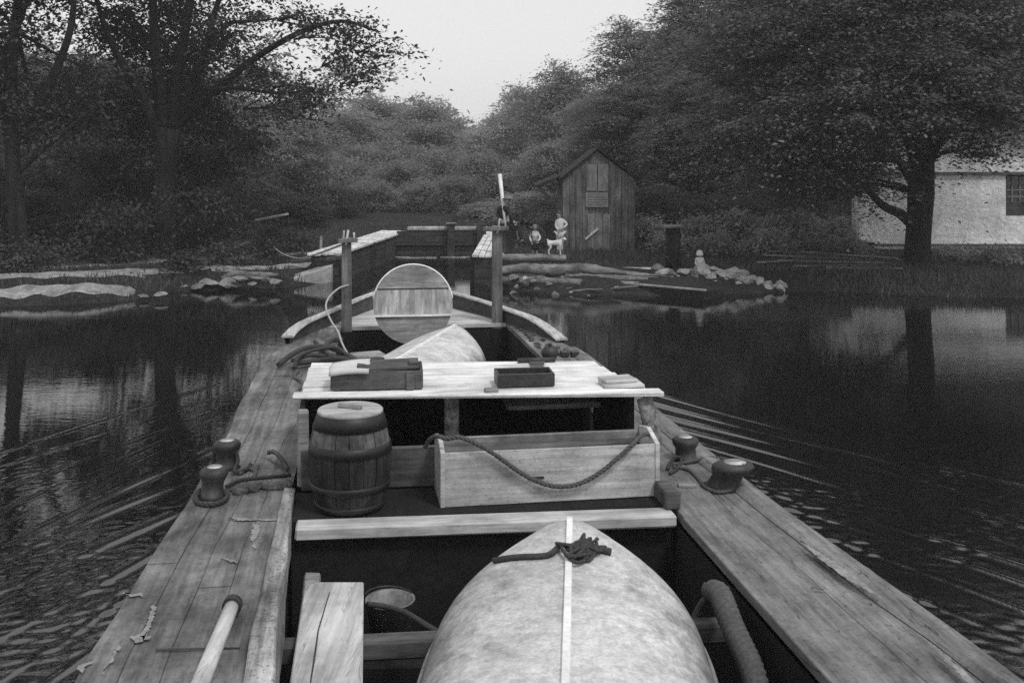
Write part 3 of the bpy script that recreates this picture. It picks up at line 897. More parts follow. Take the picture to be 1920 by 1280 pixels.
# --- left edge tree, dark leaning trunk
tx, ty = PY(40, 470, 27).x, 27.0; z = hz(tx, ty)
lob = plobes(tx, ty, [(60, 0, 27, 60, 90, 1.4, 26), (-40, 80, 27, 90, 90, 1.6, 60), (10, 180, 27.5, 90, 60, 1.5, 60), (100, 240, 28, 80, 45, 1.4, 30), (-60, -100, 27, 140, 100, 2, 60), (120, -120, 27, 120, 80, 1.8, 50), (160, 130, 28, 50, 50, 1.0, 14), (40, -260, 27, 160, 100, 2, 50)])
le = empty('tree', (tx, ty, z)); tag(le, 'leaning dark tree at the left edge with sky showing between its leaves', 'tree')
m = MB(); rr = random.Random(4)
lw = lambda px, py, dep=27: Vector((PY(px, py, dep).x - tx, dep - ty, PY(px, py, dep).z - z))
for path, r0 in (([(40, 492), (30, 380), (22, 260), (20, 150), (30, 40), (44, -80)], .24), ([(24, 250), (70, 200), (110, 120), (135, 40), (140, -60)], .15), ([(20, 140), (-20, 60), (-60, -60)], .15), ([(26, 330), (70, 290), (130, 240), (180, 200)], .09)):
    pts = catmull([lw(px, py) for px, py in path], 4)
    m.tube(pts, [r0 * (1 - .6 * (i / (len(pts) - 1))) for i in range(len(pts))], 10)
for lb in lob:
    limb(m, lw(30, 60), Vector(lb[:3]), .06, .02, rr=rr)
m.build('trunk', M['bark'], le)
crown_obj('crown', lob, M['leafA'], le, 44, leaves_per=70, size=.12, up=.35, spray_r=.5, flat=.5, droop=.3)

# --- understory and woods: prototypes copied, each with its own place, size and turn
def proto(seed, kind):
    if kind == 'bush': lb = lobes_auto(seed, 8, 4.2, 3.6, .5, 3.6, 55, .34, .46); kw = dict(leaves_per=42, size=.12, spray_r=.42, flat=.5); th, r, mt_ = 1.6, .10, M['leafA']
    if kind == 'bushfar': lb = lobes_auto(seed, 8, 4.2, 3.6, .5, 3.6, 45, .26, .46); kw = dict(leaves_per=60, size=.16, spray_r=.5, flat=.95, up=.15, shell=(.4, 1.2)); th, r, mt_ = 1.6, .10, M['leafF']
    if kind == 'round': lb = lobes_auto(seed, 11, 6.2, 5.4, 1.6, 7.4, 70, .30, .42); kw = dict(leaves_per=60, size=.15, spray_r=.55, flat=.45, droop=.25); th, r, mt_ = 3.6, .2, M['leafB']
    if kind == 'tall': lb = lobes_auto(seed, 15, 7.5, 6.5, 2.2, 13.5, 75, .26, .36); kw = dict(leaves_per=70, size=.17, spray_r=.7, flat=.36, droop=.3, up=.9); th, r, mt_ = 7.0, .28, M['leafB']
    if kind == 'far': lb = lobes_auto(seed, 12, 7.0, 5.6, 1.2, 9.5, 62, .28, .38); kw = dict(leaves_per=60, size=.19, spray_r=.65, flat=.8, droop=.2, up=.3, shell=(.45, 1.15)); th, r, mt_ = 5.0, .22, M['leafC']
    return lb, kw, th, r, mt_
PROTO = {}
def place(kind, var, label, x, y, sx, szz, rz, group=None, cat='tree', name='tree', mat_=None):
    key = (kind, var)
    if key not in PROTO:
        lb, kw, th, r, mt_ = proto(100 + var * 7 + len(kind), kind)
        o = tree(label, 0, 60, lb, th, r, mt_, 300 + var * 13 + len(kind), **kw)
        PROTO[key] = o
        c = o
    else:
        c = copy_tree(PROTO[key])
    c.name = name
    c.location = (x, y, hz(x, y) - .1)
    c.scale = (sx, sx, szz); c.rotation_euler = (0, 0, rz)
    c['label'] = label; c['category'] = cat
    if group: c['group'] = group
    elif 'group' in c: del c['group']
    return c
def pplace(kind, var, label, px, Y, top_py, width_px, rz, **kw):
    """tree at photo column px and depth Y whose crown tops out at row top_py"""
    nomW, nomH = {'bush': (5.2, 4.6), 'bushfar': (5.2, 4.6), 'round': (8.0, 9.2), 'tall': (9.0, 15.6), 'far': (8.6, 11.2)}[kind]
    x = (px - 960) / F * Y
    zt = HC - (top_py - YH) / F * Y - hz(x, Y)
    return place(kind, var, label, x, Y, width_px / F * Y / nomW, zt / nomH, rz, **kw)
GB = 'dark undergrowth along the left bank'
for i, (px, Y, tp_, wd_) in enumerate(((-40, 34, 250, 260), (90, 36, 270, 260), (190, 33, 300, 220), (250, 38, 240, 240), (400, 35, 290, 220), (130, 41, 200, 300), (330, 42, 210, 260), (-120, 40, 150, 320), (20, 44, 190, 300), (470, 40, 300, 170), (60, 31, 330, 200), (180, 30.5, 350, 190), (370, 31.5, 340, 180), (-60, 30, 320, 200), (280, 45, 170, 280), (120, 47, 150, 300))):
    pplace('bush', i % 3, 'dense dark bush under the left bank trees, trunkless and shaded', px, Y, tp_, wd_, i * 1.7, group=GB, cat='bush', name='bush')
pplace('round', 0, 'rounded mid-grey tree at the edge of the left wood, overhanging the bank', 540, 43, 205, 230, .4)
pplace('round', 1, 'small rounded tree right of the many-stemmed trunk', 440, 46, 190, 260, 2.0)
pplace('bush', 1, 'low dark bush beside the towpath left of the lock', 625, 46, 330, 150, 1.0, cat='bush', name='bush')
pplace('bush', 2, 'small dark bush against the round tree of the left bank', 560, 41, 350, 150, 2.0, cat='bush', name='bush')
GF = 'pale hazy trees beyond the lock'
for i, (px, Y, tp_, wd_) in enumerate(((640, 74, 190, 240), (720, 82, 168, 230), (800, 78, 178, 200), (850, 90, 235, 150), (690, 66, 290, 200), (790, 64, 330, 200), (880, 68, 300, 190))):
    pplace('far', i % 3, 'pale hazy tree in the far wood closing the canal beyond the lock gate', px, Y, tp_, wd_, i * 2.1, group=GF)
GR = 'trees rising on the slope behind the shed'
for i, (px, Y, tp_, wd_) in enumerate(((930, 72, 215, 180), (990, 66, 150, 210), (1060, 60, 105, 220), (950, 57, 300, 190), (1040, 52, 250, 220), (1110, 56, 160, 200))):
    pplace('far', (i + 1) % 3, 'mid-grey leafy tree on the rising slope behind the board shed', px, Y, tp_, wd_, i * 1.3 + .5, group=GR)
GT = 'tall dark trees above the right bank'
for i, (px, Y, tp_, wd_) in enumerate(((1215, 52, 10, 300), (1310, 47, -60, 330), (1420, 44, -160, 360), (1180, 46, 130, 260), (1290, 41, 120, 260), (1560, 46, -220, 400), (1400, 40, 180, 260))):
    pplace('tall', i % 3, 'tall broad dark tree in the wood between the shed and the maple', px, Y, tp_, wd_, i * 1.9, group=GT)
GH = 'tall trees behind the stone house'
for i, (px, Y, tp_, wd_) in enumerate(((1760, 50, -260, 460), (1930, 47, -230, 460), (2120, 44, -300, 500))):
    pplace('tall', (i + 1) % 3, 'tall tree rising behind the roof of the stone house', px, Y, tp_, wd_, i * 2.3 + 1, group=GH)
GS = 'bushes behind the shed'
for i, (px, Y, tp_, wd_) in enumerate(((1000, 43, 350, 190), (1080, 40, 330, 190), (1240, 38, 330, 200), (1340, 36, 350, 220), (1450, 37, 330, 240), (930, 47, 370, 160), (860, 50, 320, 130), (760, 54, 290, 150), (690, 50, 325, 130), (830, 60, 262, 150), (720, 62, 250, 170), (640, 56, 275, 150), (900, 56, 272, 140), (790, 50, 330, 120), (670, 60, 255, 150))):
    pplace('bushfar' if Y > 42 else 'bush', i % 3, 'leafy bush filling the gap behind the shed and lock gate', px, Y, tp_, wd_, i * 2.7, group=GS, cat='bush', name='bush')
# left backdrop trees
GL = 'trees standing deep in the left wood'
for i, (px, Y, tp_, wd_) in enumerate(((60, 56, 60, 330), (220, 60, 90, 320), (380, 58, 110, 320), (500, 62, 170, 260), (-120, 52, -20, 380))):
    pplace('tall', i % 3, 'shaded tree standing deep in the wood behind the left bank', px, Y, tp_, wd_, i * 1.1, group=GL)
# pale weeds on the right bank
def weed(label, px, py, Y, wpx, hpx, seed, n_, mat_, size=.11, group=None, sr=.3):
    p = PY(px, py, Y); x = p.x; zz = hz(x, Y)
    e = tag(crown_obj('weed_clump', [(0, 0, hpx / F * Y * .45, wpx / F * Y / 2, .6, hpx / F * Y * .5, n_)], mat_, None, seed, leaves_per=34, size=size, spray_r=sr, flat=.7, shell=(.2, 1.0)), label, 'weeds', group)
    e.location = (x, Y, zz); return e
GW = 'weeds along the right bank'
for i, (px, Y, wp, hp, nn_, mm_) in enumerate(((1215, 33, 90, 60, 60, 'leafW'), (1310, 32.5, 90, 70, 50, 'leafC'), (1400, 33, 130, 70, 80, 'leafW'), (1480, 32.5, 120, 80, 90, 'leafW'), (1560, 33.5, 120, 70, 70, 'leafC'),
                                            (1250, 30.5, 80, 40, 30, 'leafC'), (1340, 30, 90, 46, 40, 'leafC'), (1440, 31, 110, 44, 50, 'leafW'), (1590, 31.5, 90, 40, 40, 'leafC'), (1030, 35, 90, 60, 40, 'leafB'), (1880, 30, 120, 22, 40, 'leafB'), (1790, 31.5, 110, 20, 40, 'leafC'))):
    weed('pale leafy weeds on the right bank between the shed and the house', px, 470, Y, wp, hp, 500 + i, nn_, M[mm_], group=GW)
GW2 = 'weeds along the left bank'
for i, (px, Y, wp, hp, nn_) in enumerate(((340, 27.3, 90, 40, 36), (420, 28.5, 90, 34, 36), (230, 28.5, 110, 44, 40), (120, 28.5, 110, 44, 40), (20, 28, 100, 44, 40), (500, 30, 90, 40, 36), (560, 32, 90, 40, 36), (40, 26.4, 120, 60, 60), (-20, 27.5, 140, 90, 80))):
    weed('low dark weeds on the left bank under the trees', px, 480, Y, wp, hp, 600 + i, nn_, M['leafA'], size=.1, group=GW2, sr=.45)
# grass on both banks
rng = np.random.default_rng(77)
nG = 170000
gx = rng.uniform(-20, 20, nG); gy = rng.uniform(22, 42, nG)
sd_ = shore_dist(gx, gy); keep = (sd_ > -.08) & (rng.uniform(size=nG) < np.where(sd_ < 1.5, 1.0, .55))
def near_line(x, y, pts, wd_):
    d = np.full(x.shape, 9.)
    for (ax, ay), (bx, by) in zip(pts[:-1], pts[1:]):
        ex, ey = bx - ax, by - ay; t = np.clip(((x - ax) * ex + (y - ay) * ey) / (ex * ex + ey * ey), 0, 1)
        d = np.minimum(d, np.hypot(x - ax - t * ex, y - ay - t * ey))
    return d < wd_
keep &= ~near_line(gx, gy, [(-9.6, 26.6), (-8.4, 27.4), (-7.0, 28.0), (-5.9, 28.9), (-5.3, 30.5)], .28)
keep &= ~((gx < -8.6) & (gy < 25.6) & (sd_ < 2.2) & (rng.uniform(size=nG) < .4))
keep &= ~near_line(gx, gy, [(-26, 24.2), (-18, 24.6), (-14.2, 24.6), (-12.2, 25.2), (-10.6, 25.6), (-9.3, 26.6)], .55)
keep &= ~near_line(gx, gy, [(-16, 26.0), (-13.2, 26.3), (-11.4, 27.4), (-9.8, 28.6), (-8, 29.6), (-6.2, 31.0), (-5.3, 33.6), (-4.9, 38)], .4)
keep &= ~near_line(gx, gy, [(-12, 23.9), (-11, 24.2), (-10, 24.5), (-9.0, 25.0)], .3) & ~near_line(gx, gy, [(-5.2, 28.3), (-4.3, 37)], .7) & ~near_line(gx, gy, [(-.6, 28), (-.5, 37)], .55)
keep &= ~((gx > .9) & (gx < 4.1) & (gy > 31.3) & (gy < 35)) & ~((gx > -.3) & (gx < 7.4) & (gy < 27.4)) & ~((gx > 11) & (gy > 35.2))
gx, gy = gx[keep], gy[keep]
gz_ = hgt(gx, gy); k = len(gx)
h_ = rng.uniform(.05, .17, k) * (1 + .6 * wob(gx, gy, .9)) * np.where(sd_[keep] < 1.2, 1.35, 1); an = rng.uniform(0, 6.283, k); wd_ = rng.uniform(.012, .03, k)
ln_ = rng.uniform(-.09, .09, (k, 2))
v = np.stack([np.stack([gx - np.cos(an) * wd_, gy - np.sin(an) * wd_, gz_ - .02], 1), np.stack([gx + np.cos(an) * wd_, gy + np.sin(an) * wd_, gz_ - .02], 1),
              np.stack([gx + ln_[:, 0], gy + ln_[:, 1], gz_ + h_], 1)], 1).reshape(-1, 3)
tag(arr_mesh('bank_grass', v, np.arange(3 * k).reshape(k, 3), M['grass']), 'rough short grass covering both banks', 'grass', kind='stuff')
# far wood that closes the view, one mass
rng = np.random.default_rng(5)
lobs = []
for i in range(70):
    a = -60 + 120 * i / 69; x = 105 * math.sin(R(a)); y = 25 + 85 * math.cos(R(a)) + rng.uniform(-6, 6)
    hh = rng.uniform(5, 8) if abs(a) < 8 else rng.uniform(9, 15)
    hh = 4.5 if -3.5 < a < 0 else hh
    lobs.append((x, y, hz(x, y) + hh * .5, 4.5, 4, hh * .55, 60))
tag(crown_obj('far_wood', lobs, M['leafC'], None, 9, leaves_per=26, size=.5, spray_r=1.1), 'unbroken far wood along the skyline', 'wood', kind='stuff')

# ================================================================== CANAL BOAT  (local axes: x across, y forward)
boat = empty('canal_boat', BO, BA)
tag(boat, 'long open wooden canal boat filling the foreground, heading for the lock', 'canal boat')
ZD = 1.3
SS = [-3, 4, 6, 6.7, 8, 9.7, 10.8, 11.5, 12.0, 12.5, 13.0, 13.5, 14.0, 14.4, 14.7, 14.9, 15.0]
TL = [-1.80, -1.77, -1.71, -1.66, -1.63, -1.62, -1.58, -1.50, -1.39, -1.22, -1.02, -.84, -.65, -.47, -.31, -.16, -.03]
TR = [1.85, 1.81, 1.69, 1.68, 1.66, 1.65, 1.62, 1.52, 1.40, 1.26, 1.10, .93, .74, .55, .38, .22, .08]
tl = lambda s: float(np.interp(s, SS, TL)); tr = lambda s: float(np.interp(s, SS, TR))
ST = [-3 + .4 * k for k in range(36)] + [11.3, 11.7, 12.0, 12.3, 12.6, 12.85, 13.1, 13.35, 13.6, 13.8, 14.0, 14.2, 14.4, 14.55, 14.7, 14.8, 14.9, 14.96, 15.0]
ST = sorted(set(round(x, 3) for x in ST))
# hull skin
m = MB()
rows = []
for z, k in ((1.245, 1.0), (1.05, 1.02), (.5, 1.0), (-.4, .97)):
    ring = [(tl(s) * k, s, z) for s in ST] + [(tr(s) * k, s, z) for s in ST[::-1]]
    rows.append(ring)
m.grid(rows, smooth=False, close=True)
m.build('hull', M['hull'], boat)
for sgn, f in ((-1, tl), (1, tr)):
    for z in (1.12, .8):
        m = MB(); pts = [(f(s) * 1.02 + sgn * .02, s, z) for s in ST]
        m.grid([[(p[0], p[1], z - .045), (p[0] + sgn * .03, p[1], z - .04), (p[0] + sgn * .03, p[1], z + .04), (p[0], p[1], z + .045)] for p in pts], smooth=False)
        m.build('rubbing_strake', M['hull'], boat)

def deck(name, mat_, inner, outer, s0, s1, n, gap, zj, seed, butt, bev=.006):
    rr = random.Random(seed); m = MB()
    for k in range(n):
        cuts = [s0] + sorted(rr.uniform(s0 + .8, s1 - .8) for _ in range(butt)) + [s1]
        cuts = [c for i, c in enumerate(cuts) if i == 0 or c - cuts[i - 1] > .5]
        for a, b2 in zip(cuts[:-1], cuts[1:]):
            dz = rr.uniform(-zj, zj)
            stn = [a + .004] + [s for s in ST if a + .05 < s < b2 - .05] + [b2 - .004]
            q = lambda s, u: inner(s) + (outer(s) - inner(s)) * u
            u0, u1 = k / n, (k + 1) / n
            wv = [rr.uniform(-gap, gap) * .4 for _ in stn]
            top = [[(q(s, u0) + gap / 2, s, ZD + dz - .055), (q(s, u0) + gap / 2, s, ZD + dz), (q(s, u1) - gap / 2 + wv[i], s, ZD + dz), (q(s, u1) - gap / 2 + wv[i], s, ZD + dz - .055)] for i, s in enumerate(stn)]
            m.grid(top, smooth=False, close=True)
            m.face(top[0]); m.face(top[-1])
    return m.build(name, mat_, boat, bevel=bev)
sgn_gap = lambda f: f
inL = lambda s: float(np.interp(s, [-3, 5.9, 6.2, 7.9, 8.3, 12.85], [-1.13, -1.13, -1.09, -1.07, -.97, -.87]))
inR = lambda s: float(np.interp(s, [-3, 5.95, 6.4, 7.9, 8.3, 12.85], [1.05, 1.09, 1.13, 1.16, 1.18, 1.10]))
def jag(f, amp, seed):
    r_ = np.random.default_rng(seed); xs = np.arange(-4, 16, .35); ys = r_.normal(size=len(xs)) * amp
    return lambda s: f(s) + float(np.interp(s, xs, ys))
deck('side_deck', M['deckL'], jag(tl, .010, 1), inL, -3, 12.85, 4, .003, .003, 3, 3, .002)
deck('side_deck', M['deckR'], inR, jag(tr, .016, 2), -3, 12.85, 2, .003, .003, 6, 1, .006)
# worn outer timber along the right deck edge
m = MB(); rr = random.Random(4)
stn = [s for s in ST if s < 11.2]
m.grid([[(tr(s) - .16 + rr.uniform(-.015, .015), s, ZD + .002), (tr(s) - .12, s, ZD + .03), (tr(s) - .03, s, ZD + .03), (tr(s) + .01, s, ZD)] for s in stn])
m.build('edge_timber', M['deckR'], boat)
# foredeck: short boards across
m = MB(); s = 12.87
while s < 14.85:
    e_ = min(s + .2, 14.93)
    m.hexa([(tl(s) + .04, s, ZD - .05), (tr(s) - .04, s, ZD - .05), (tr(e_) - .03, e_, ZD - .05), (tl(e_) + .03, e_, ZD - .05)],
           [(tl(s) + .04, s, ZD), (tr(s) - .04, s, ZD), (tr(e_) - .03, e_, ZD), (tl(e_) + .03, e_, ZD)])
    s = e_ + .008
m.build('foredeck', M['pale'], boat, bevel=.004)
# bulwark round the bow
sl_ = [11.75, 11.85, 12.0, 12.25, 12.5, 12.75, 13.0, 13.25, 13.5, 13.75, 14.0, 14.2, 14.4, 14.55, 14.7, 14.8, 14.9]
path = [(tl(s), s) for s in sl_] + [(.03, 15.0)] + [(tr(s), s) for s in sl_[::-1]] + [(tr(11.45), 11.45)]
hh = lambda s: float(np.interp(s, [11.45, 11.8, 12.2, 13.5, 15.0], [.015, .075, .13, .16, .20]))
rows, caps_ = [], []
for i, (t, s) in enumerate(path):
    k = (abs(t) - .045) / max(abs(t), .08) if abs(t) > .1 else .3
    h = hh(s); si = s - (.045 if s > 13.5 else 0)
    rows.append([(t, s, ZD - .02), (t * 1.01, s, ZD + h), (t * k, si, ZD + h), (t * k, si, ZD - .02)])
    caps_.append([(t * 1.03, s + .01, ZD + h + .004), (t * 1.03, s + .01, ZD + h + .028), (t * k * .98, si - .01, ZD + h + .028), (t * k * .97, si - .01, ZD + h + .004)])
m = MB(); m.grid(rows, smooth=False, close=True); bw_rail = m.build('bulwark', M['hull'], boat)
m = MB(); m.grid(caps_, smooth=False, close=True); m.face(caps_[0]); m.face(caps_[-1]); m.build('bulwark_cap', M['paleY'], bw_rail, bevel=.006)

# holds: dark insides
def hold(name, t0a, t0b, t1a, t1b, s0, s1, zf):
    m = MB(); zt = ZD - .06
    m.face([(t0a, s0, zf), (t1a, s0, zf), (t1b, s1, zf), (t0b, s1, zf)])
    m.face([(t0a, s0, zf), (t0a, s0, zt), (t0b, s1, zt), (t0b, s1, zf)])
    m.face([(t1a, s0, zf), (t1a, s0, zt), (t1b, s1, zt), (t1b, s1, zf)])
    m.face([(t0b, s1, zf), (t0b, s1, zt), (t1b, s1, zt), (t1b, s1, zf)])
    m.face([(t0a, s0, zf), (t0a, s0, zt), (t1a, s0, zt), (t1a, s0, zf)])
    return m.build(name, M['hold'], boat)
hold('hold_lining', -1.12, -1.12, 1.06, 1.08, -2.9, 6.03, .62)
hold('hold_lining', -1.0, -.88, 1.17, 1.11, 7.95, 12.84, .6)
m = MB(); rr = random.Random(12)
rows = []
for k in range(26):
    s = -3 + k * (9.5 / 25)
    wc = float(np.interp(s, [3, 6.2], [.14, .065]))
    rows.append([(-1.135 + rr.uniform(-.008, .008), s, ZD - .1), (-1.13 + rr.uniform(-.01, .01), s, ZD + .06 + rr.uniform(-.008, .008)), (-1.13 + wc + rr.uniform(-.012, .012), s, ZD + .055 + rr.uniform(-.01, .01)), (-1.125 + wc + rr.uniform(-.01, .01), s, ZD - .16)])
m.grid(rows, smooth=False, close=True); m.face(rows[0]); m.face(rows[-1])
m.build('coaming', M['coam'], boat, bevel=.008)
def inner_ledge(ta, sa, tb, sb, z, wd, mt_, name='ledge'):
    m = MB(); m.bar((ta, sa, z), (tb, sb, z), wd, .09); return m.build(name, mt_, boat, bevel=.012, rough=.004)
a, b2 = L(1268, 992, 1.12), L(1385, 1130, 1.12)
inner_ledge(a.x - .02, 5.8, b2.x - .02, b2.y, 1.08, .085, M['coam'])
inner_ledge(-.93, 5.8, -.93, 4.6, 1.08, .09, M['grey'])
m = MB(); m.bar((-1.1, 4.98, 1.09), (1.05, 4.9, 1.09), .1, .09); m.build('cross_beam', M['dark'], boat, bevel=.012)
m = MB(); m.bar((-1.1, 3.6, 1.02), (1.05, 3.6, 1.02), .1, .1); m.build('cross_beam', M['dark'], boat, bevel=.012)
# bench across the boat
def cross(name, s0, s1, z0, z1, ta, tb, mt_, bev=.01, tilt=0.0, par=None, rough=.003):
    m = MB()
    m.hexa([(ta, s0, z0), (tb, s0 + tilt, z0), (tb, s1 + tilt, z0), (ta, s1, z0)], [(ta, s0, z1), (tb, s0 + tilt, z1), (tb, s1 + tilt, z1), (ta, s1, z1)])
    return m.build(name, mt_, par or boat, bevel=bev, rough=rough)
cross('hatch_sill', 5.95, 6.10, 1.235, 1.302, -1.03, 1.07, M['pale'], tilt=-.09)
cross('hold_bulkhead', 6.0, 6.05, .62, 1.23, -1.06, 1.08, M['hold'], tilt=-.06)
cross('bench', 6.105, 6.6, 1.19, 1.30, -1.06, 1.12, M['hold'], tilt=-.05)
cross('back_panel', 6.60, 6.64, 1.3, 1.545, -1.03, 1.08, M['dark'], tilt=-.03)
cross('bench_end', 5.95, 6.2, 1.302, 1.40, 1.03, 1.12, M['dark'])
# hatch house
roof = cross('hatch_roof', 6.905, 7.10, 1.782, 1.817, -1.04, 1.14, M['white'], .004, -.24)
for k in range(4):
    s0 = 7.106 + k * .214
    cross('roof_board', s0, s0 + .207, 1.782, 1.817 + random.uniform(-.004, .004), -1.035 + random.uniform(-.02, .02), 1.12 - .04 * k + random.uniform(-.02, .02), M['white'], .004, -.245, roof)
cross('edge_board', 6.78, 6.885, 1.813, 1.837, -1.09, 1.20, M['white'], .006, -.235, roof)
for px in (685, 1007):
    c0, c1, ap = L(px - 15, 679, 1.824), L(px + 15, 679, 1.824), L(px + 2, 706, 1.824)
    s_back = c0.y - .0
    m = MB(); m.prism([(c0.x, s_back, 1.824), (c1.x, s_back, 1.824), (ap.x + .02, ap.y, 1.824), (ap.x - .02, ap.y, 1.824)], (0, 0, .008)); m.build('hinge_plate', M['dark'], roof)
    m = MB(); m.tube([(c0.x - .08, s_back + .02, 1.834), (c1.x + .08, s_back + .02, 1.834)], .018, 8); m.build('hinge_bar', M['iron'], roof)
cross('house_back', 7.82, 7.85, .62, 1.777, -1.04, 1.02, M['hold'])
for t in (-1.03, 1.03):
    m = MB(); m.box((t, 7.22, 1.535), (.03, 1.05, .48)); m.build('house_side', M['hold'], boat)
m = MB(); m.tube([(1.10, 6.66, 1.78), (1.12, 6.62, 1.68), (1.145, 6.58, 1.50)], [.05, .055, .05], 10); m.build('corner_post', M['coam'], boat)
m = MB(); m.box((-1.02, 6.66, 1.548), (.07, .09, .46), jit=.006); m.build('corner_post', M['grey'], boat, bevel=.01)
m = MB(); m.box((-.09, 7.0, 1.54), (.09, .07, .47), jit=.006); m.build('roof_post', M['coam'], boat, bevel=.01)
cross('inner_shelf', 7.2, 7.45, 1.60, 1.63, .3, .95, M['grey'])

# towing posts at the bow with their cross pieces
for px, pyt, pyb in ((650, 446, 611), (932, 424, 604)):
    f = L(px, pyb, ZD); Y = BM @ f; top = PY(px, pyt, Y.y).z
    m = MB(); w0 = .062
    m.hexa([(f.x - w0, f.y - w0, ZD - .3), (f.x + w0, f.y - w0, ZD - .3), (f.x + w0, f.y + w0, ZD - .3), (f.x - w0, f.y + w0, ZD - .3)],
           [(f.x - w0 + .005, f.y - w0, top), (f.x + w0 - .008, f.y - w0, top), (f.x + w0 - .008, f.y + w0, top), (f.x - w0 + .005, f.y + w0, top + .01)])
    po = m.build('towing_post', M['post'], boat, bevel=.008, rough=.003)
    m = MB(); m.bar((f.x - .18 if px > 900 else f.x - .1, f.y - .09, top - .03), (f.x + .13, f.y - .09, top - .02), .05, .05); m.build('cross_piece', M['post'], po, bevel=.006)
    m = MB(); m.tube([(f.x - .01, f.y - .1, top - .08), (f.x + .02, f.y - .1, top + .10)], .013, 6); m.tube([(f.x + .09, f.y - .1, top - .04), (f.x + .085, f.y - .09, top + .07)], .012, 6)
    m.build('peg', M['locktop'], po)
# bollards
def bollard(px, pyb, h, r, lean=(0, 0), top=True):
    f = L(px, pyb, ZD)
    m = MB()
    prof = [(r * 1.1, 0), (r * .82, h * .12), (r * .78, h * .5), (r * 1.0, h * .72), (r * 1.05, h * .86), (r * .85, h * .97), (r * .4, h * 1.03)]
    m.lathe(prof, 18)
    for v in m.bm.verts:
        v.co.x += lean[0] * v.co.z; v.co.y += lean[1] * v.co.z
    o = m.build('bollard', M['bitt'], boat, loc=(f.x, f.y, ZD))
    m = MB(); m.lathe([(r * .62, 0), (r * .55, h * .05), (r * .3, h * .085)], 14); m.build('worn_cap', M['logtop'], o, loc=(lean[0] * h * .98, lean[1] * h * .98, h * .965))
    return f
bA = bollard(424, 876, .18, .085, (.05, -.1))
bB = bollard(396, 932, .17, .08, (.1, .2))
bC = bollard(1286, 862, .15, .085, (0, .1))
bD = bollard(1352, 912, .17, .12, (.35, -.5))
# small square hatches and paint marks on the decks
for px in (1058, 1077):
    f = L(px, 668, ZD); m = MB(); m.box((f.x, f.y, ZD + .03), (.08, .1, .05)); m.build('deck_cleat', M['iron'], boat, bevel=.006)
def splash(pts, dz, seed):
    rr = random.Random(seed); c = [L(px, py, ZD + dz) for px, py in pts]; out = []
    for a, b2 in zip(c, c[1:] + c[:1]):
        n_ = max(2, int((b2 - a).length / .012))
        for k in range(n_): out.append(a.lerp(b2, k / n_) + Vector((rr.uniform(-.007, .007), rr.uniform(-.012, .012), 0)))
    m = MB(); m.face(out); m.build('paint_splash', M['mark'], boat)
for i, pts in enumerate(([(286, 1134), (293, 1136), (280, 1182), (268, 1200), (262, 1192), (272, 1172)], [(245, 1192), (262, 1188), (285, 1193), (272, 1199), (258, 1204)], [(228, 1111), (262, 1112), (272, 1117), (244, 1116)], 
            [(416, 1044), (440, 1049), (446, 1054), (424, 1051)], [(476, 980), (488, 986), (484, 1000), (476, 1014), (482, 1026), (476, 1028), (470, 1010)], [(208, 1230), (222, 1208), (226, 1212), (212, 1236), (192, 1262)], [(144, 1247), (176, 1240), (160, 1249), (152, 1260)],  [(425, 970), (520, 972), (518, 976), (440, 975)])):
    splash(pts, .0075, i)
m = MB()
m.prism([L(px, py, ZD + .0065) for px, py in [(292, 1216), (450, 1213), (450, 1215), (292, 1219)]], (0, 0, .002))
m.build('deck_seam', M['iron'], boat)
splash([(1500, 1012), (1560, 1050), (1650, 1115), (1656, 1122), (1600, 1092), (1540, 1050)], .034, 31)
splash([(1745, 1205), (1790, 1240), (1830, 1278), (1815, 1278), (1770, 1234)], .034, 32)

# ================================================================== CARGO
def loc_rz(o, p, rz): o.location = p; o.rotation_euler = (0, 0, rz)
# --- barrel
bp_ = P(659, 900, ZD); bp_ = Vector((-.925, 6.10, ZD))
br_ = empty('barrel', bp_, .3); tag(br_, 'worn wooden barrel with dark hoops standing on the bench', 'barrel')
Hb = .555
rad = lambda z: .178 + .054 * math.sin(math.pi * min(1, max(0, z / Hb))) ** .85
m = MB(); ns = 18
for k in range(ns):
    a0, a1 = 2 * math.pi * (k + .025) / ns, 2 * math.pi * (k + .975) / ns
    rj = random.uniform(-.0025, .0025)
    rows = []
    for i in range(13):
        z = Hb * i / 12
        r = rad(z) + rj
        rows.append([((r - .02) * math.cos(a0), (r - .02) * math.sin(a0), z), (r * math.cos(a0), r * math.sin(a0), z), (r * math.cos((a0 + a1) / 2) * 1.004, r * math.sin((a0 + a1) / 2) * 1.004, z), (r * math.cos(a1), r * math.sin(a1), z), ((r - .02) * math.cos(a1), (r - .02) * math.sin(a1), z)])
    m.grid(rows, smooth=False)
m.build('staves', M['barrel'], br_)
for z0, z1 in ((.0, .05), (.12, .165), (.325, .385), (.465, .548)):
    m = MB(); m.lathe([(rad(z0) + .002, z0), (rad(z0) + .008, z0 + .003), (rad(z1) + .008, z1 - .003), (rad(z1) + .002, z1)], 40, cap0=False, cap1=False); m.build('hoop', M['hoop'], br_)
m = MB(); m.lathe([(.165, Hb - .03), (.185, Hb - .012), (.187, Hb + .004), (.18, Hb + .012)], 40); ld = m.build('lid', M['lid'], br_)
m = MB(); m.box((0, 0, Hb + .026), (.15, .036, .026), jit=.003); hd = m.build('lid_handle', M['grey'], ld, bevel=.004); hd.rotation_euler = (0, 0, -.75)
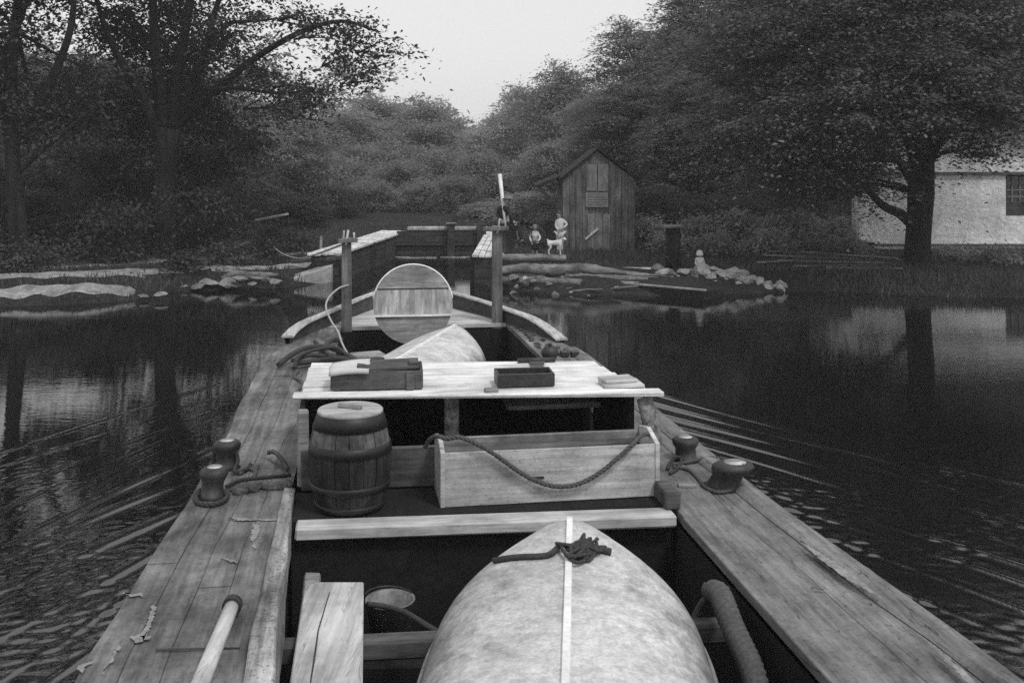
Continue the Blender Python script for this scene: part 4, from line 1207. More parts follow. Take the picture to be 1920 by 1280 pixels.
# --- feed box
fl_, fr_ = P(825, 955, ZD + .002), P(1236, 930, ZD + .002)
fl_.y += .03
dx = fr_ - fl_; bl_ = dx.length; brz = math.atan2(dx.y, dx.x)
fb = empty('feed_box', fl_, brz); tag(fb, 'long pale open wooden feed box standing on the bench beside the barrel', 'box')
bd, bh = .36, .31
m = MB(); m.box((bl_ / 2, .0125, bh / 2), (bl_ - .05, .025, bh - .004), jit=.003); m.build('front_panel', M['boxw'], fb, bevel=.003)
m = MB(); m.box((bl_ / 2, bd - .0125, bh / 2), (bl_ - .05, .025, bh - .004), jit=.003); m.build('back_panel', M['boxShade'], fb, bevel=.003)
m = MB(); m.box((bl_ / 2, bd / 2, .02), (bl_ - .06, bd - .05, .02)); m.build('bottom', M['boxw'], fb)
for x in (.0, bl_ - .025):
    m = MB(); m.prism([(x, -.006, 0), (x, bd + .005, 0), (x, bd + .005, bh + .02), (x, bd / 2, bh + .055), (x, -.006, bh + .005)], (.027, 0, 0)); m.build('end_panel', M['pale'], fb, bevel=.003)
m = MB(); m.box((bl_ * .43, -.003, bh * .47), (.09, .006, .012)); m.build('hand_slot', M['iron'], fb)
dep = lambda px: fl_.y + (fr_.y - fl_.y) * (px - 825) / 411 - .035
rp = [(797, 838, .22), (806, 824, .16), (820, 817, .08), (838, 822, .03), (860, 819, .01), (890, 830, 0), (930, 853, 0), (975, 885, 0), (1015, 905, 0), (1055, 912, 0), (1095, 903, 0), (1130, 882, 0), (1160, 857, 0), (1185, 834, .02), (1206, 815, .12), (1225, 815, .2)]
FEED_ROPE = [PY(px, py, dep(px) + d_) for px, py, d_ in rp]
# --- canoe in the near hold, keel up
def canoe_obj(name, label, loc, rz, Lc, B, Hk, Lh, pw, Lk, q, n_, tip_both=True, bulge=0.0):
    e = empty(name, loc, rz); tag(e, label, 'canoe')
    m = MB(); ns = 70; nth = 28; rows = []
    def wf_(s):
        s = min(s, Lc - s) if tip_both else s
        return B * (1 - (1 - min(s / Lh, 1)) ** pw)
    def hf_(s):
        s = min(s, Lc - s) if tip_both else s
        return Hk * (1 - (1 - min(s / Lk, 1)) ** q)
    sv = [Lc * .5 * (1 - math.cos(math.pi * i / ns)) for i in range(ns + 1)]
    for s in sv:
        w_, h_ = max(wf_(s), .006), max(hf_(s), .012)
        row = []
        for k in range(nth + 1):
            th = math.pi * k / nth; c, sn = math.cos(th), math.sin(th)
            row.append((w_ * math.copysign(abs(c) ** (2 / n_), c), -s, h_ * max(sn, 0) ** (2 / n_)))
        rows.append(row)
    m.grid(rows)
    o = m.build('hull', M['canoe'], e)
    md = o.modifiers.new('thickness', 'SOLIDIFY'); md.thickness = .012; md.offset = -1
    m = MB(); rows = []
    for s in sv:
        h_ = max(hf_(s), .012)
        rows.append([(-.017, -s, h_ - .008), (-.013, -s, h_ + .016), (.013, -s, h_ + .016), (.017, -s, h_ - .008)])
    m.grid(rows, smooth=False); m.build('keel', M['keel'], e)
    for sg_ in (-1, 1):
        m = MB(); m.tube([(sg_ * (max(wf_(s), .006) + .008), -s, .012) for s in sv], .016, 8); m.build('gunwale', M['grey'], e)
    return e, o
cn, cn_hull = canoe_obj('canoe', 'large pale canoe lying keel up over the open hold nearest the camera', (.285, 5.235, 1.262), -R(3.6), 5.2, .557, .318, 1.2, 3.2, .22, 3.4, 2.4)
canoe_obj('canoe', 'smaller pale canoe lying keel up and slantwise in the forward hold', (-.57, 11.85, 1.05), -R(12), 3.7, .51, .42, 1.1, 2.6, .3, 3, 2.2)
# rope tangle on the near canoe
bpy.context.view_layer.update()
from mathutils.bvhtree import BVHTree
def bvh_of(o):
    me = o.data; mw_ = Matrix.LocRotScale(o.parent.location, o.parent.rotation_euler, None) if o.parent else Matrix.LocRotScale(o.location, o.rotation_euler, None)
    return BVHTree.FromPolygons([mw_ @ v.co for v in me.vertices], [tuple(p.vertices) for p in me.polygons])
bv = bvh_of(cn_hull)
def hit(px, py, lift=.012):
    d = Vector(((px - 960) / F, 1, -(py - YH) / F)).normalized()
    p, nrm, _, _ = bv.ray_cast(Vector((0, 0, HC)), d)
    if p is None: return None
    if nrm.dot(d) > 0: nrm = -nrm
    return p + nrm * lift
m = MB(); rr = random.Random(2)
pts = [hit(px, py, .014) for px, py in ((928, 1056), (950, 1052), (980, 1049), (1010, 1048), (1032, 1044), (1048, 1030))]
m.tube(catmull([p for p in pts if p], 5), .013, 7)
for k in range(9):
    q = []
    for i in range(9):
        p = hit(1092 + rr.gauss(0, 17), 1036 + rr.gauss(0, 10), rr.uniform(.008, .04))
        if p: q.append(p)
    m.tube(catmull(q, 4), .0075, 6)
pts = [hit(px, py, .016) for px, py in ((1100, 1040), (1120, 1036), (1145, 1041))]
m.tube(catmull([p for p in pts if p], 5), .016, 7)
tag(m.build('rope_tangle', M['ropeB']), 'black tangle of rope lying across the keel of the near canoe', 'rope')
# --- plank, bucket, thick rope in the near hold
pa, pb_, pc, pd = P(572, 1090, 1.2), P(682, 1090, 1.2), P(680, 1280, 1.2), P(543, 1280, 1.2)
ext = 2.0
m = MB()
q0 = [pd + (pd - pa) * ext, pc + (pc - pb_) * ext, pb_, pa]
q0 = [Vector((p.x, p.y, 1.2)) for p in q0]
m.hexa([p - Vector((0, 0, .058)) for p in q0], q0)
pl_ = m.build('plank', M['paleY'], bevel=.006); tag(pl_, 'wide pale cracked plank laid lengthwise beside the near canoe', 'plank')
m = MB(); ck = [(618, 1110), (606, 1150), (597, 1180), (590, 1230), (582, 1280), (576, 1330)]
m.tube([P(px, py, 1.2015) for px, py in ck], [.002, .003, .003, .004, .003, .003], 5); m.build('crack', M['iron'], pl_)
bx = P(727, 1190, .95); bkt = empty('bucket', (-.62, 5.42, .80), 0); tag(bkt, 'grey metal bucket in the near hold between plank and canoe', 'bucket')
m = MB(); m.lathe([(.085, 0), (.122, .25), (.128, .255), (.126, .262), (.114, .255), (.08, .012)], 28, cap0=True, cap1=True); m.build('pail', M['tin'], bkt)
m = MB(); m.lathe([(.1, .13), (.1, .14)], 24); m.build('shade_disc', M['iron'], bkt)  # dark disc added to stand for the shade inside the pail
m = MB(); m.tube([(.126 * math.cos(a), .126 * math.sin(a), .25 - .0 + .03 * math.sin(a * .5)) for a in np.linspace(0, math.pi, 14)], .005, 6); m.build('handle', M['iron'], bkt)
m = MB(); m.box((-.62, 5.42, .71), (.5, .34, .175), jit=.01); tag(m.build('timber_block', M['hold'], bevel=.01), 'dark timber block in the hold carrying the metal bucket', 'timber')
m = MB(); m.tube(catmull([PY(px, py, d_) for px, py, d_ in ((688, 1132, 5.2), (720, 1136, 5.22), (760, 1148, 5.15), (800, 1172, 5.0), (840, 1195, 4.95))], 5), .014, 7)
tag(m.build('rope', M['ropeB']), 'dark rope end trailing over the metal bucket toward the canoe', 'rope')
def strands(pts, R_, n_=3, turns=9, r=.02, seg=20, mat_=None, name='rope', label='', cat='rope', taper=None):
    c = catmull(pts, seg); m = MB()
    for k in range(n_):
        o_ = []
        ref = Vector((0, 0, 1))
        for i, p in enumerate(c):
            d = (c[min(i + 1, len(c) - 1)] - c[max(i - 1, 0)]).normalized()
            x = d.cross(Vector((.3, .9, .1))).normalized(); y = d.cross(x)
            a = 2 * math.pi * (turns * i / (len(c) - 1) + k / n_)
            o_.append(p + (x * math.cos(a) + y * math.sin(a)) * R_)
        m.tube(o_, r, 8)
    return tag(m.build(name, mat_), label, cat)
strands([PY(px, py, d_) for px, py, d_ in ((1335, 1108, 5.0), (1350, 1115, 4.9), (1362, 1145, 4.8), (1378, 1185, 4.7), (1396, 1222, 4.6), (1412, 1262, 4.5), (1424, 1310, 4.4))], .026, 3, 7, .030, 14, M['rope'], 'hawser', 'thick twisted hawser hanging into the near hold right of the canoe', 'rope')
strands([PY(px, py, d_) for px, py, d_ in ((1338, 1112, 4.98), (1325, 1122, 5.0), (1312, 1140, 5.05), (1300, 1165, 5.05))], .010, 3, 6, .011, 14, M['rope'], 'rope', 'thin twisted rope beside the thick hawser in the near hold', 'rope')
# --- pole on the left deck
a, b2 = P(436, 1133, ZD + .05), P(372, 1290, ZD + .05)
d = (b2 - a).normalized()
po = empty('pole', a, 0); tag(po, 'long pale round pole lying on the left side deck', 'pole')
m = MB(); m.tube([Vector((0, 0, 0)) + d * t for t in (0, .5, 1.2, 2.0, 2.6)], [.031, .034, .036, .037, .036], 14); m.build('shaft', M['paleY'], po)
m = MB(); m.tube([d * t for t in (-.012, .03)], [.042, .042], 16); m.build('end_ring', M['iron'], po)
# --- ropes and rags round the bollards
RB = 1
def laid(pts, r, mt_, name, label, pitch=5.5):
    """a three-strand laid rope along pts"""
    c = catmull(pts, 6); d_ = [0.0]
    for a, b2 in zip(c[:-1], c[1:]): d_.append(d_[-1] + (b2 - a).length)
    N_ = max(8, int(d_[-1] / (r * pitch) * 7)); m = MB()
    xs = [np.interp(np.linspace(0, d_[-1], N_), d_, [p[i] for p in c]) for i in range(3)]
    q = [Vector((xs[0][i], xs[1][i], xs[2][i])) for i in range(N_)]
    for k in range(3):
        o_ = []; ref = None
        for i, p in enumerate(q):
            d = (q[min(i + 1, N_ - 1)] - q[max(i - 1, 0)]).normalized()
            if ref is None: ref = d.orthogonal().normalized()
            ref = (ref - d * ref.dot(d)).normalized(); y = d.cross(ref)
            a = 2 * math.pi * (i / 7 + k / 3)
            o_.append(p + (ref * math.cos(a) + y * math.sin(a)) * r * .5)
        m.tube(o_, r * .56, 5)
    return tag(m.build(name, mt_), label, 'rope')
def deck_rope(label, pts, r, mt_, name='rope', lift=.0):
    return laid([P(px, py, ZD + r + z_) for px, py, z_ in pts], r, mt_, name, label)
laid(FEED_ROPE, .014, M['rope'], 'rope', 'dark rope draped in a sagging curve across the feed box')
deck_rope('thick dark rope ring looped over the rear left bollard', [(400, 868, .02), (404, 842, .1), (420, 832, .13), (438, 840, .12), (446, 862, .05), (440, 884, .01), (462, 880, 0), (470, 870, 0)], .014, M['ropeB'])
deck_rope('dark rope ring tied round the front left bollard', [(366, 930, 0), (372, 942, 0), (395, 946, 0), (420, 938, 0), (426, 926, 0), (405, 915, .02), (378, 918, .02), (366, 930, 0)], .016, M['ropeB'])
deck_rope('dark rope running from the left bollards to the hatch house', [(424, 912, .01), (450, 900, 0), (490, 895, 0), (530, 892, 0), (545, 890, 0)], .012, M['ropeB'])
deck_rope('curved stiff dark rope standing beside the hatch house', [(503, 848, .03), (512, 846, .05), (522, 853, .05), (532, 866, .03), (540, 880, .01)], .016, M['rope'])
deck_rope('grey rope trailing from the rear left bollard', [(450, 888, 0), (466, 878, 0), (480, 885, 0), (474, 896, 0), (484, 872, 0)], .011, M['rope'])
m = MB(); rr = random.Random(9)
for px, py, rx, ry in ((462, 916, .09, .05), (485, 910, .08, .04), (515, 912, .09, .05), (532, 908, .05, .06), (450, 921, .05, .03)):
    p = P(px, py, ZD + .012); m.ball(p, 1, (rx, ry, .028), 2, .18, rr.randint(0, 99))
tag(m.build('rag', M['rag']), 'crumpled dark rag lying on the left side deck', 'rag')
deck_rope('rope loop lying round the large tilted right bollard', [(1262, 871, 0), (1290, 866, .0), (1330, 858, .01), (1365, 862, .02), (1385, 880, .02), (1386, 905, .01), (1372, 918, 0), (1345, 922, 0), (1322, 912, 0), (1308, 895, 0), (1290, 880, 0), (1262, 875, 0)], .012, M['rope'])
deck_rope('small rope coil at the foot of the right bollards', [(1252, 880, 0), (1258, 865, .01), (1268, 856, .03), (1278, 862, .01), (1270, 878, 0), (1256, 888, 0)], .012, M['ropeB'])
m = MB(); p = P(1288, 909, ZD + .012); m.box(p, (.11, .05, .018)); tag(m.build('wood_chip', M['grey'], bevel=.003), 'small flat chip of wood on the right side deck', 'wood chip')
# --- on the hatch roof
ZR = 1.822
ca, cb = P(620, 733, ZR), P(793, 729, ZR)
dx = cb - ca; crz = math.atan2(dx.y, dx.x); cl = dx.length
cr = empty('crate', ca, crz); tag(cr, 'dark weathered wooden crate on the left end of the white roof', 'crate')
m = MB(); m.box((cl / 2, .0, .062), (cl, .02, .118), jit=.004); m.box((cl / 2, .3, .062), (cl, .02, .118), jit=.004); m.build('long_sides', M['dark'], cr, bevel=.003)
for x_ in (.01, cl - .01):
    m = MB(); m.box((x_, .15, .062), (.02, .276, .115)); m.build('end_side', M['dark'], cr, bevel=.003)
m = MB(); m.box((cl * .86, -.018, .06), (.05, .014, .118)); m.build('corner_batten', M['dark'], cr, bevel=.003)
m = MB(); m.box((cl * .62, .15, .13), (cl * .68, .3, .022), Matrix.Rotation(R(-2), 3, 'Y'), jit=.004); m.build('lid', M['dark'], cr, bevel=.003)
m = MB(); m.box((cl * .9, .1, .153), (.06, .16, .03)); m.build('batten', M['dark'], cr, bevel=.003)
m = MB(); rr = random.Random(6); rows = []
for i in range(9):
    u = i / 8; rows.append([(-.01 + .25 * u + .006 * math.sin(9 * j), -.035 + .33 * j / 8, .128 + .022 * math.sin(u * 3 + j * .7) * .4 + .012 * u) for j in range(9)])
rows0 = [[(r_[0][0], r_[0][1] - .002, r_[0][2] - .03)] + r_ for r_ in rows]
m.grid(rows0); o = m.build('cloth', M['cloth'], loc=ca, rz=crz); md = o.modifiers.new('thickness', 'SOLIDIFY'); md.thickness = .006
tag(o, 'white folded cloth lying over the left end of the dark crate', 'cloth')
ta, tb = P(933, 727, ZR), P(1040, 724, ZR); dx = tb - ta
tr_ = empty('tray', ta, math.atan2(dx.y, dx.x)); tag(tr_, 'low dark tray of pale pieces on the white roof', 'tray'); tw = dx.length
m = MB()
for c, sz in (((tw / 2, 0, .045), (tw, .016, .085)), ((tw / 2, .2, .045), (tw, .016, .085)), ((.008, .1, .045), (.016, .184, .083)), ((tw - .008, .1, .045), (.016, .184, .083)), ((tw / 2, .1, .01), (tw - .03, .18, .012))): m.box(c, sz)
m.build('pan', M['iron'], tr_, bevel=.004)
m = MB(); rr = random.Random(15)
for k in range(22): m.ball((rr.uniform(.03, tw - .03), rr.uniform(.03, .17), rr.uniform(.085, .12)), rr.uniform(.016, .028), (1, 1, .7), 1, .2, k)
tag(m.build('tray_pieces', M['stone']), 'small pale pieces heaped in the low dark tray on the roof', 'pieces', kind='stuff')
m = MB(); p = P(921, 733, ZR + .02); m.box(p, (.08, .07, .035), Matrix.Rotation(.2, 3, 'Z')); tag(m.build('wood_block', M['grey'], bevel=.004), 'small pale wood block left of the dark tray', 'wood block')
bk = empty('board_stack', P(1165, 722, ZR), .15); tag(bk, 'two short pale boards stacked on the right end of the roof', 'boards')
for k, (sz, dz) in enumerate((((.26, .2, .022), .013), ((.22, .16, .02), .036))):
    m = MB(); m.box((k * -.02, k * .02, dz), sz, Matrix.Rotation(k * .15, 3, 'Z'), jit=.002); m.build('board', M['pale'], bk, bevel=.004)
# --- forward hold and bow
dc = PY(775, 571, 12.2); R_d = .455
dsc = empty('round_cover', (dc.x, dc.y, dc.z - R_d), BA - .02); tag(dsc, 'round pale wooden cover propped upright before the bow', 'round cover')
def half(za, zb, th, y, nn=26, rr_=R_d):
    a0 = math.asin(max(-1, min(1, za / rr_))); a1 = math.asin(max(-1, min(1, zb / rr_)))
    right = [(rr_ * math.cos(a0 + (a1 - a0) * k / nn), y, R_d + rr_ * math.sin(a0 + (a1 - a0) * k / nn)) for k in range(nn + 1)]
    left = [(-p[0], p[1], p[2]) for p in right[::-1]]
    m = MB(); m.prism(right + left, (0, th, 0)); return m
half(.185, R_d, .03, .0).build('upper_panel', M['grey'], dsc)
half(-.115, .165, .045, -.015).build('middle_panel', wood('cover_boards', .42, 'z', .4, .45, .8, .6), dsc)
half(-R_d, -.14, .03, .0).build('lower_panel', M['grey'], dsc)
half(-.139, -.117, .05, -.03).build('batten', M['white'], dsc)
half(.166, .184, .03, .004).build('groove', M['iron'], dsc)
m = MB(); m.tube([(R_d * math.cos(a), .015, R_d + R_d * math.sin(a)) for a in np.linspace(R(8), R(172), 40)], .014, 8); m.build('rim', M['keel'], dsc)
dsc.rotation_euler = (R(-10), 0, BA - .02)
# heap of black hose and sticks at the left of the forward hold
m = MB(); rr = random.Random(21)
for pts in ([(522, 684), (548, 664), (575, 652), (610, 650), (640, 660), (668, 676)], [(548, 676), (580, 666), (610, 668), (642, 676)], [(590, 640), (604, 654), (622, 668), (640, 678)], [(552, 690), (560, 668), (590, 656), (630, 652), (655, 668)], [(606, 658), (618, 640), (640, 636)], [(560, 680), (600, 676), (640, 672), (664, 680)]):
    m.tube(catmull([P(px, py, ZD + .03 + rr.uniform(0, .09)) for px, py in pts], 6), rr.uniform(.018, .028), 8)
tag(m.build('rope_heap', M['ropeB']), 'black heap of stiff coiled rope on the left deck by the forward hold', 'rope')
m = MB(); p = P(690, 672, ZD - .1); m.box(p, (.34, .3, .1), Matrix.Rotation(BA + .25, 3, 'Z'), jit=.008); tag(m.build('wood_block', M['grey'], bevel=.01), 'low grey wooden block in the forward hold behind the hinge', 'wood block')
deck_rope('short light rope end hanging over the left rear of the roof', [(560, 695, 0), (552, 706, 0), (566, 716, 0), (562, 730, 0)], .014, M['rope'])
kg = P(1031, 672, ZD); kt = empty('kettle', kg, 0); tag(kt, 'small round dark pot on the right deck beside the roof', 'pot')
m = MB(); m.lathe([(.06, 0), (.085, .04), (.085, .08), (.06, .115), (.03, .13)], 20); m.build('pot_body', M['iron'], kt)
m = MB(); m.lathe([(.018, .128), (.022, .145), (.01, .155)], 12); m.build('lid_knob', M['iron'], kt)
# coal crumbs on the right foredeck, heap in the forward hold
m = MB(); rr = random.Random(33)
for k in range(70):
    s = rr.uniform(10.6, 12.9); u = rr.random() ** 1.5
    t = inR(s) + .06 + u * max(.05, tr(s) - inR(s) - .2)
    if t > tr(s) - .1: continue
    m.ball(bw_(t, s, ZD + .012), rr.uniform(.012, .032), (1, 1, .7), 1, .3, k)
tag(m.build('coal_crumbs', M['coal']), 'dark coal crumbs scattered over the right deck near the bow', 'coal', kind='stuff')
m = MB()
for k in range(420):
    a = rr.uniform(0, 6.28); q = rr.random() ** .6
    t = .75 + .42 * q * math.cos(a); s = 9.6 + 1.1 * q * math.sin(a)
    m.ball(bw_(t, s, .62 + .42 * (1 - q ** 1.6) + rr.uniform(-.02, .02)), rr.uniform(.03, .07), (1, 1, .8), 1, .3, k)
tag(m.build('gravel_heap', M['stoneD']), 'grey gravel heap in the forward hold right of the slanting canoe', 'gravel', kind='stuff')
m = MB()
for k in range(160):
    t = rr.uniform(-1.0, .95); s = rr.uniform(3.5, 5.7)
    m.ball(bw_(t, s, .635), rr.uniform(.012, .035), (1, 1, .7), 1, .3, k)
tag(m.build('hold_rubble', M['coal']), 'crumbs of coal on the floor of the near hold', 'coal', kind='stuff')
# tow rope: bank - left towing post - loop down to the deck
tp0 = PY(647, 456, 12.75)
tow = [PY(504, 448, 31), PY(516, 466, 29.5), PY(540, 480, 27), PY(565, 484, 24), PY(600, 474, 18), tp0]
m = MB(); m.tube(catmull(tow, 8), .016, 7); m.build
trp = m.build('tow_rope', M['ropeL']); tag(trp, 'pale tow rope sagging from the left bank to the left bow post', 'rope')
pts = [PY(px, py, d_) for px, py, d_ in ((645, 432, 12.66), (643, 470, 12.64), (648, 505, 12.64), (656, 531, 12.62), (636, 540, 12.5), (618, 556, 12.2), (611, 575, 11.9), (620, 600, 11.6), (634, 622, 11.3), (640, 640, 11.0), (650, 660, 10.7), (664, 676, 10.4))]
m = MB(); m.tube(catmull(pts, 6), .011, 7)
tag(m.build('rope', M['ropeL']), 'thin pale rope hanging down the left bow post in a loop', 'rope')

# ================================================================== PEOPLE AND DOG
def skinned(name, nodes, edges, mat_, parent=None, sub=2, origin=Vector((0, 0, 0))):
    """nodes: list of (pos, radius); edges between them; every island grows its own skin"""
    me = bpy.data.meshes.new(name)
    me.from_pydata([tuple(Vector(p) - origin) for p, r in nodes], edges, [])
    o = bpy.data.objects.new(name, me); COL.objects.link(o)
    sm = o.modifiers.new('skin', 'SKIN')
    sm.use_smooth_shade = True
    lay = me.skin_vertices[0].data if me.skin_vertices else None
    if lay is None:
        bm = bmesh.new(); bm.from_mesh(me); bm.verts.layers.skin.verify(); bm.to_mesh(me); bm.free()
        lay = me.skin_vertices[0].data
    adj = {i: [] for i in range(len(nodes))}
    for a, b2 in edges: adj[a].append(b2); adj[b2].append(a)
    seen = set()
    for i, (p, r) in enumerate(nodes):
        rr_ = r if hasattr(r, '__len__') else (r, r)
        lay[i].radius = rr_
        lay[i].use_root = False
        if i not in seen:
            lay[i].use_root = True
            st = [i]
            while st:
                q = st.pop()
                if q in seen: continue
                seen.add(q); st += adj[q]
    s2 = o.modifiers.new('sub', 'SUBSURF'); s2.levels = sub; s2.render_levels = sub
    dg = bpy.context.evaluated_depsgraph_get(); dg.update()
    nm = bpy.data.meshes.new_from_object(o.evaluated_get(dg))
    o.modifiers.clear(); o.data = nm
    bpy.data.meshes.remove(me)
    nm.name = name; nm.materials.clear(); nm.materials.append(mat_)
    for p in nm.polygons: p.use_smooth = True
    if parent is not None: o.parent = parent
    return o
def person(label, J, k, skin_m, wear, face=Vector((0, -1, 0)), group=None):
    """J: joint name -> world point; k: body scale; wear: list of (name, material, chains, radius factor)"""
    base = Vector((J['pelvis'].x, J['pelvis'].y, min(p.z for p in J.values())))
    Rd = dict(pelvis=.125, spine=.115, chest=.135, neck=.05, head0=.075, head=.095, headtop=.075, sh=.06, el=.043, wr=.03, pm=.034, hip=.085, kn=.058, an=.04, toe=.032)
    nodes, edges, idx = [], [], {}
    def add(nm, p, r): idx[nm] = len(nodes); nodes.append((p, r * k)); return idx[nm]
    for nm in ('pelvis', 'spine', 'chest', 'neck'): add(nm, J[nm], Rd[nm])
    up = (J['head'] - J['neck']).normalized()
    add('head0', J['head'] - up * .07 * k + face * .015 * k, Rd['head0']); add('head', J['head'] + up * .01 * k, Rd['head']); add('headtop', J['head'] + up * .09 * k - face * .01 * k, Rd['headtop'])
    edges += [(0, 1), (1, 2), (2, 3), (3, 4), (4, 5), (5, 6)]
    for s in 'LR':
        for nm, r in (('sh', 'sh'), ('el', 'el'), ('wr', 'wr')): add(nm + s, J[nm + s], Rd[r])
        d = (J['wr' + s] - J['el' + s]).normalized()
        add('pm' + s, J['wr' + s] + d * .06 * k, Rd['pm'])
        edges += [(idx['chest'], idx['sh' + s]), (idx['sh' + s], idx['el' + s]), (idx['el' + s], idx['wr' + s]), (idx['wr' + s], idx['pm' + s])]
        for nm, r in (('hip', 'hip'), ('kn', 'kn'), ('an', 'an'), ('toe', 'toe')): add(nm + s, J[nm + s], Rd[r])
        edges += [(idx['pelvis'], idx['hip' + s]), (idx['hip' + s], idx['kn' + s]), (idx['kn' + s], idx['an' + s]), (idx['an' + s], idx['toe' + s])]
    nb_ = len(nodes)
    # fingers and thumb, each its own chain rooted in the palm
    for s in 'LR':
        d = (J['wr' + s] - J['el' + s]).normalized(); p = J['wr' + s] + d * .075 * k
        side = d.cross(Vector((0, -1, .2))).normalized(); curl = side.cross(d).normalized()
        if curl.z > 0: curl = -curl
        for q, (o_, ln) in enumerate(((-.03, .055), (-.01, .065), (.01, .062), (.03, .05))):
            a = p + side * o_ * k; b2 = a + (d * .8 + curl * .35).normalized() * ln * k * .6; c = b2 + (d * .4 + curl * .8).normalized() * ln * k * .5
            i0 = len(nodes); nodes.extend([(a, .011 * k), (b2, .0095 * k), (c, .008 * k)]); edges += [(i0, i0 + 1), (i0 + 1, i0 + 2)]
        a = J['wr' + s] + d * .035 * k - side * .03 * k; b2 = a + (-side * .7 + d * .7).normalized() * .04 * k; c = b2 + d * .03 * k
        i0 = len(nodes); nodes.extend([(a, .013 * k), (b2, .011 * k), (c, .009 * k)]); edges += [(i0, i0 + 1), (i0 + 1, i0 + 2)]
    # nose and ears
    hp = J['head']; lat = up.cross(face).normalized()
    for p0, p1, r in ((hp + face * .08 * k, hp + face * .115 * k - up * .02 * k, .014), (hp + lat * .08 * k, hp + lat * .1 * k - up * .015 * k, .016), (hp - lat * .08 * k, hp - lat * .1 * k - up * .015 * k, .016)):
        i0 = len(nodes); nodes.extend([(p0, r * k), (p1, r * k)]); edges.append((i0, i0 + 1))
    body = skinned('person', nodes, edges, skin_m, None, 2, base)
    body.location = base; tag(body, label, 'person', group)
    for sg_ in (-1, 1):
        m = MB(); m.ball(hp + face * .088 * k + lat * sg_ * .034 * k + up * .012 * k - base, .011 * k, sub=1); m.build('eye', M['eye'], body)
    m = MB(); a = hp + face * .09 * k - up * .045 * k - base; m.tube([a - lat * .022 * k, a + lat * .022 * k], .006 * k, 5); m.build('mouth', M['eye'], body)
    for nm, mt_, chains, fac in wear:
        nd, ed, ix = [], [], {}
        for ch in chains:
            prev = None
            for c in ch:
                nm_, r_ = c if isinstance(c, tuple) else (c, None)
                if nm_ not in ix:
                    ix[nm_] = len(nd); src = idx[nm_]; nd.append((nodes[src][0], (r_ * k if r_ else nodes[src][1] * fac)))
                if prev is not None: ed.append((ix[prev], ix[nm_]))
                prev = nm_
        skinned(nm, nd, ed, mt_, body, 2, base)
    return body, base, hp, up, face, lat
SHIRT = [['pelvis', 'spine', 'chest', 'neck'], ['chest', 'shL', 'elL', 'wrL'], ['chest', 'shR', 'elR', 'wrR']]
TROUS = [['pelvis', 'hipL', 'knL', 'anL'], ['pelvis', 'hipR', 'knR', 'anR']]
BOOT = [['anL', 'toeL']], [['anR', 'toeR']]
def hat(body, base, hp, up, k, r, hgt_, mt_, brim, nm='hat'):
    m = MB(); m.lathe([(r * brim, 0), (r * brim, .012 * k), (r * 1.05, .018 * k), (r, hgt_ * .7), (r * .8, hgt_), (r * .3, hgt_ * 1.05)], 18)
    o = m.build(nm, mt_, body, loc=hp + up * .045 * k - base); o.rotation_euler = (R(-6), R(4), 0); return o

# seat block on the right lock wall, man sitting on it
m = MB(); a = PY(939, 455, 28.75); 
m.hexa([(-.42, 28.55, .6), (.10, 28.55, .6), (.10, 29.1, .6), (-.42, 29.1, .6)], [(-.40, 28.56, 1.36), (.08, 28.56, 1.38), (.08, 29.1, 1.37), (-.40, 29.1, 1.36)])
tag(m.build('timber', M['gate'], bevel=.02), 'squat dark timber block on the right lock wall under the seated man', 'timber block')
k = .95
J = dict(pelvis=PY(948, 421, 28.78), spine=PY(945, 407, 28.8), chest=PY(944, 394, 28.75), neck=PY(948, 384, 28.7), head=PY(951.5, 376, 28.66),
         shL=PY(952, 391, 28.58), elL=PY(957, 404, 28.45), wrL=PY(964, 416, 28.32), shR=PY(936, 392, 28.9), elR=PY(933, 405, 28.85), wrR=PY(940, 413, 28.62),
         hipL=PY(952, 424, 28.68), knL=PY(972, 421, 28.3), anL=PY(979, 452, 28.25), toeL=PY(988, 457, 28.15), hipR=PY(945, 424, 28.85), knR=PY(963, 422, 28.36), anR=PY(967, 452, 28.4), toeR=PY(974, 457, 28.25))
b_, base, hp, up, fc, lat = person('man in dark clothes and pale hat sitting on the lock wall timber, legs hanging', J, k, M['skin'],
    [('jacket', M['clothD'], SHIRT, 1.14), ('trousers', M['clothD'], TROUS, 1.16), ('boot', M['clothD'], BOOT[0], 1.25), ('boot', M['clothD'], BOOT[1], 1.25)], Vector((.75, -.66, 0)).normalized())
hat(b_, base, hp, up, k, .098, .11, M['clothM'], 1.6)
a, c = PY(937, 327, 28.95), PY(948.5, 430, 28.5)
m = MB(); m.tube([a, a.lerp(c, .5), c], [.055, .05, .03], 10); tag(m.build('pole', M['keel']), 'pale pole held upright behind the seated man', 'pole')
m = MB(); a, c = PY(967, 434, 28.75), PY(967, 466, 28.75); m.box(((a.x + c.x) / 2, 28.75, (a.z + c.z) / 2), (.09, .09, a.z - c.z), jit=.005); tag(m.build('short_stake', M['grey'], bevel=.008), 'short pale stake between the legs of the seated man', 'stake')
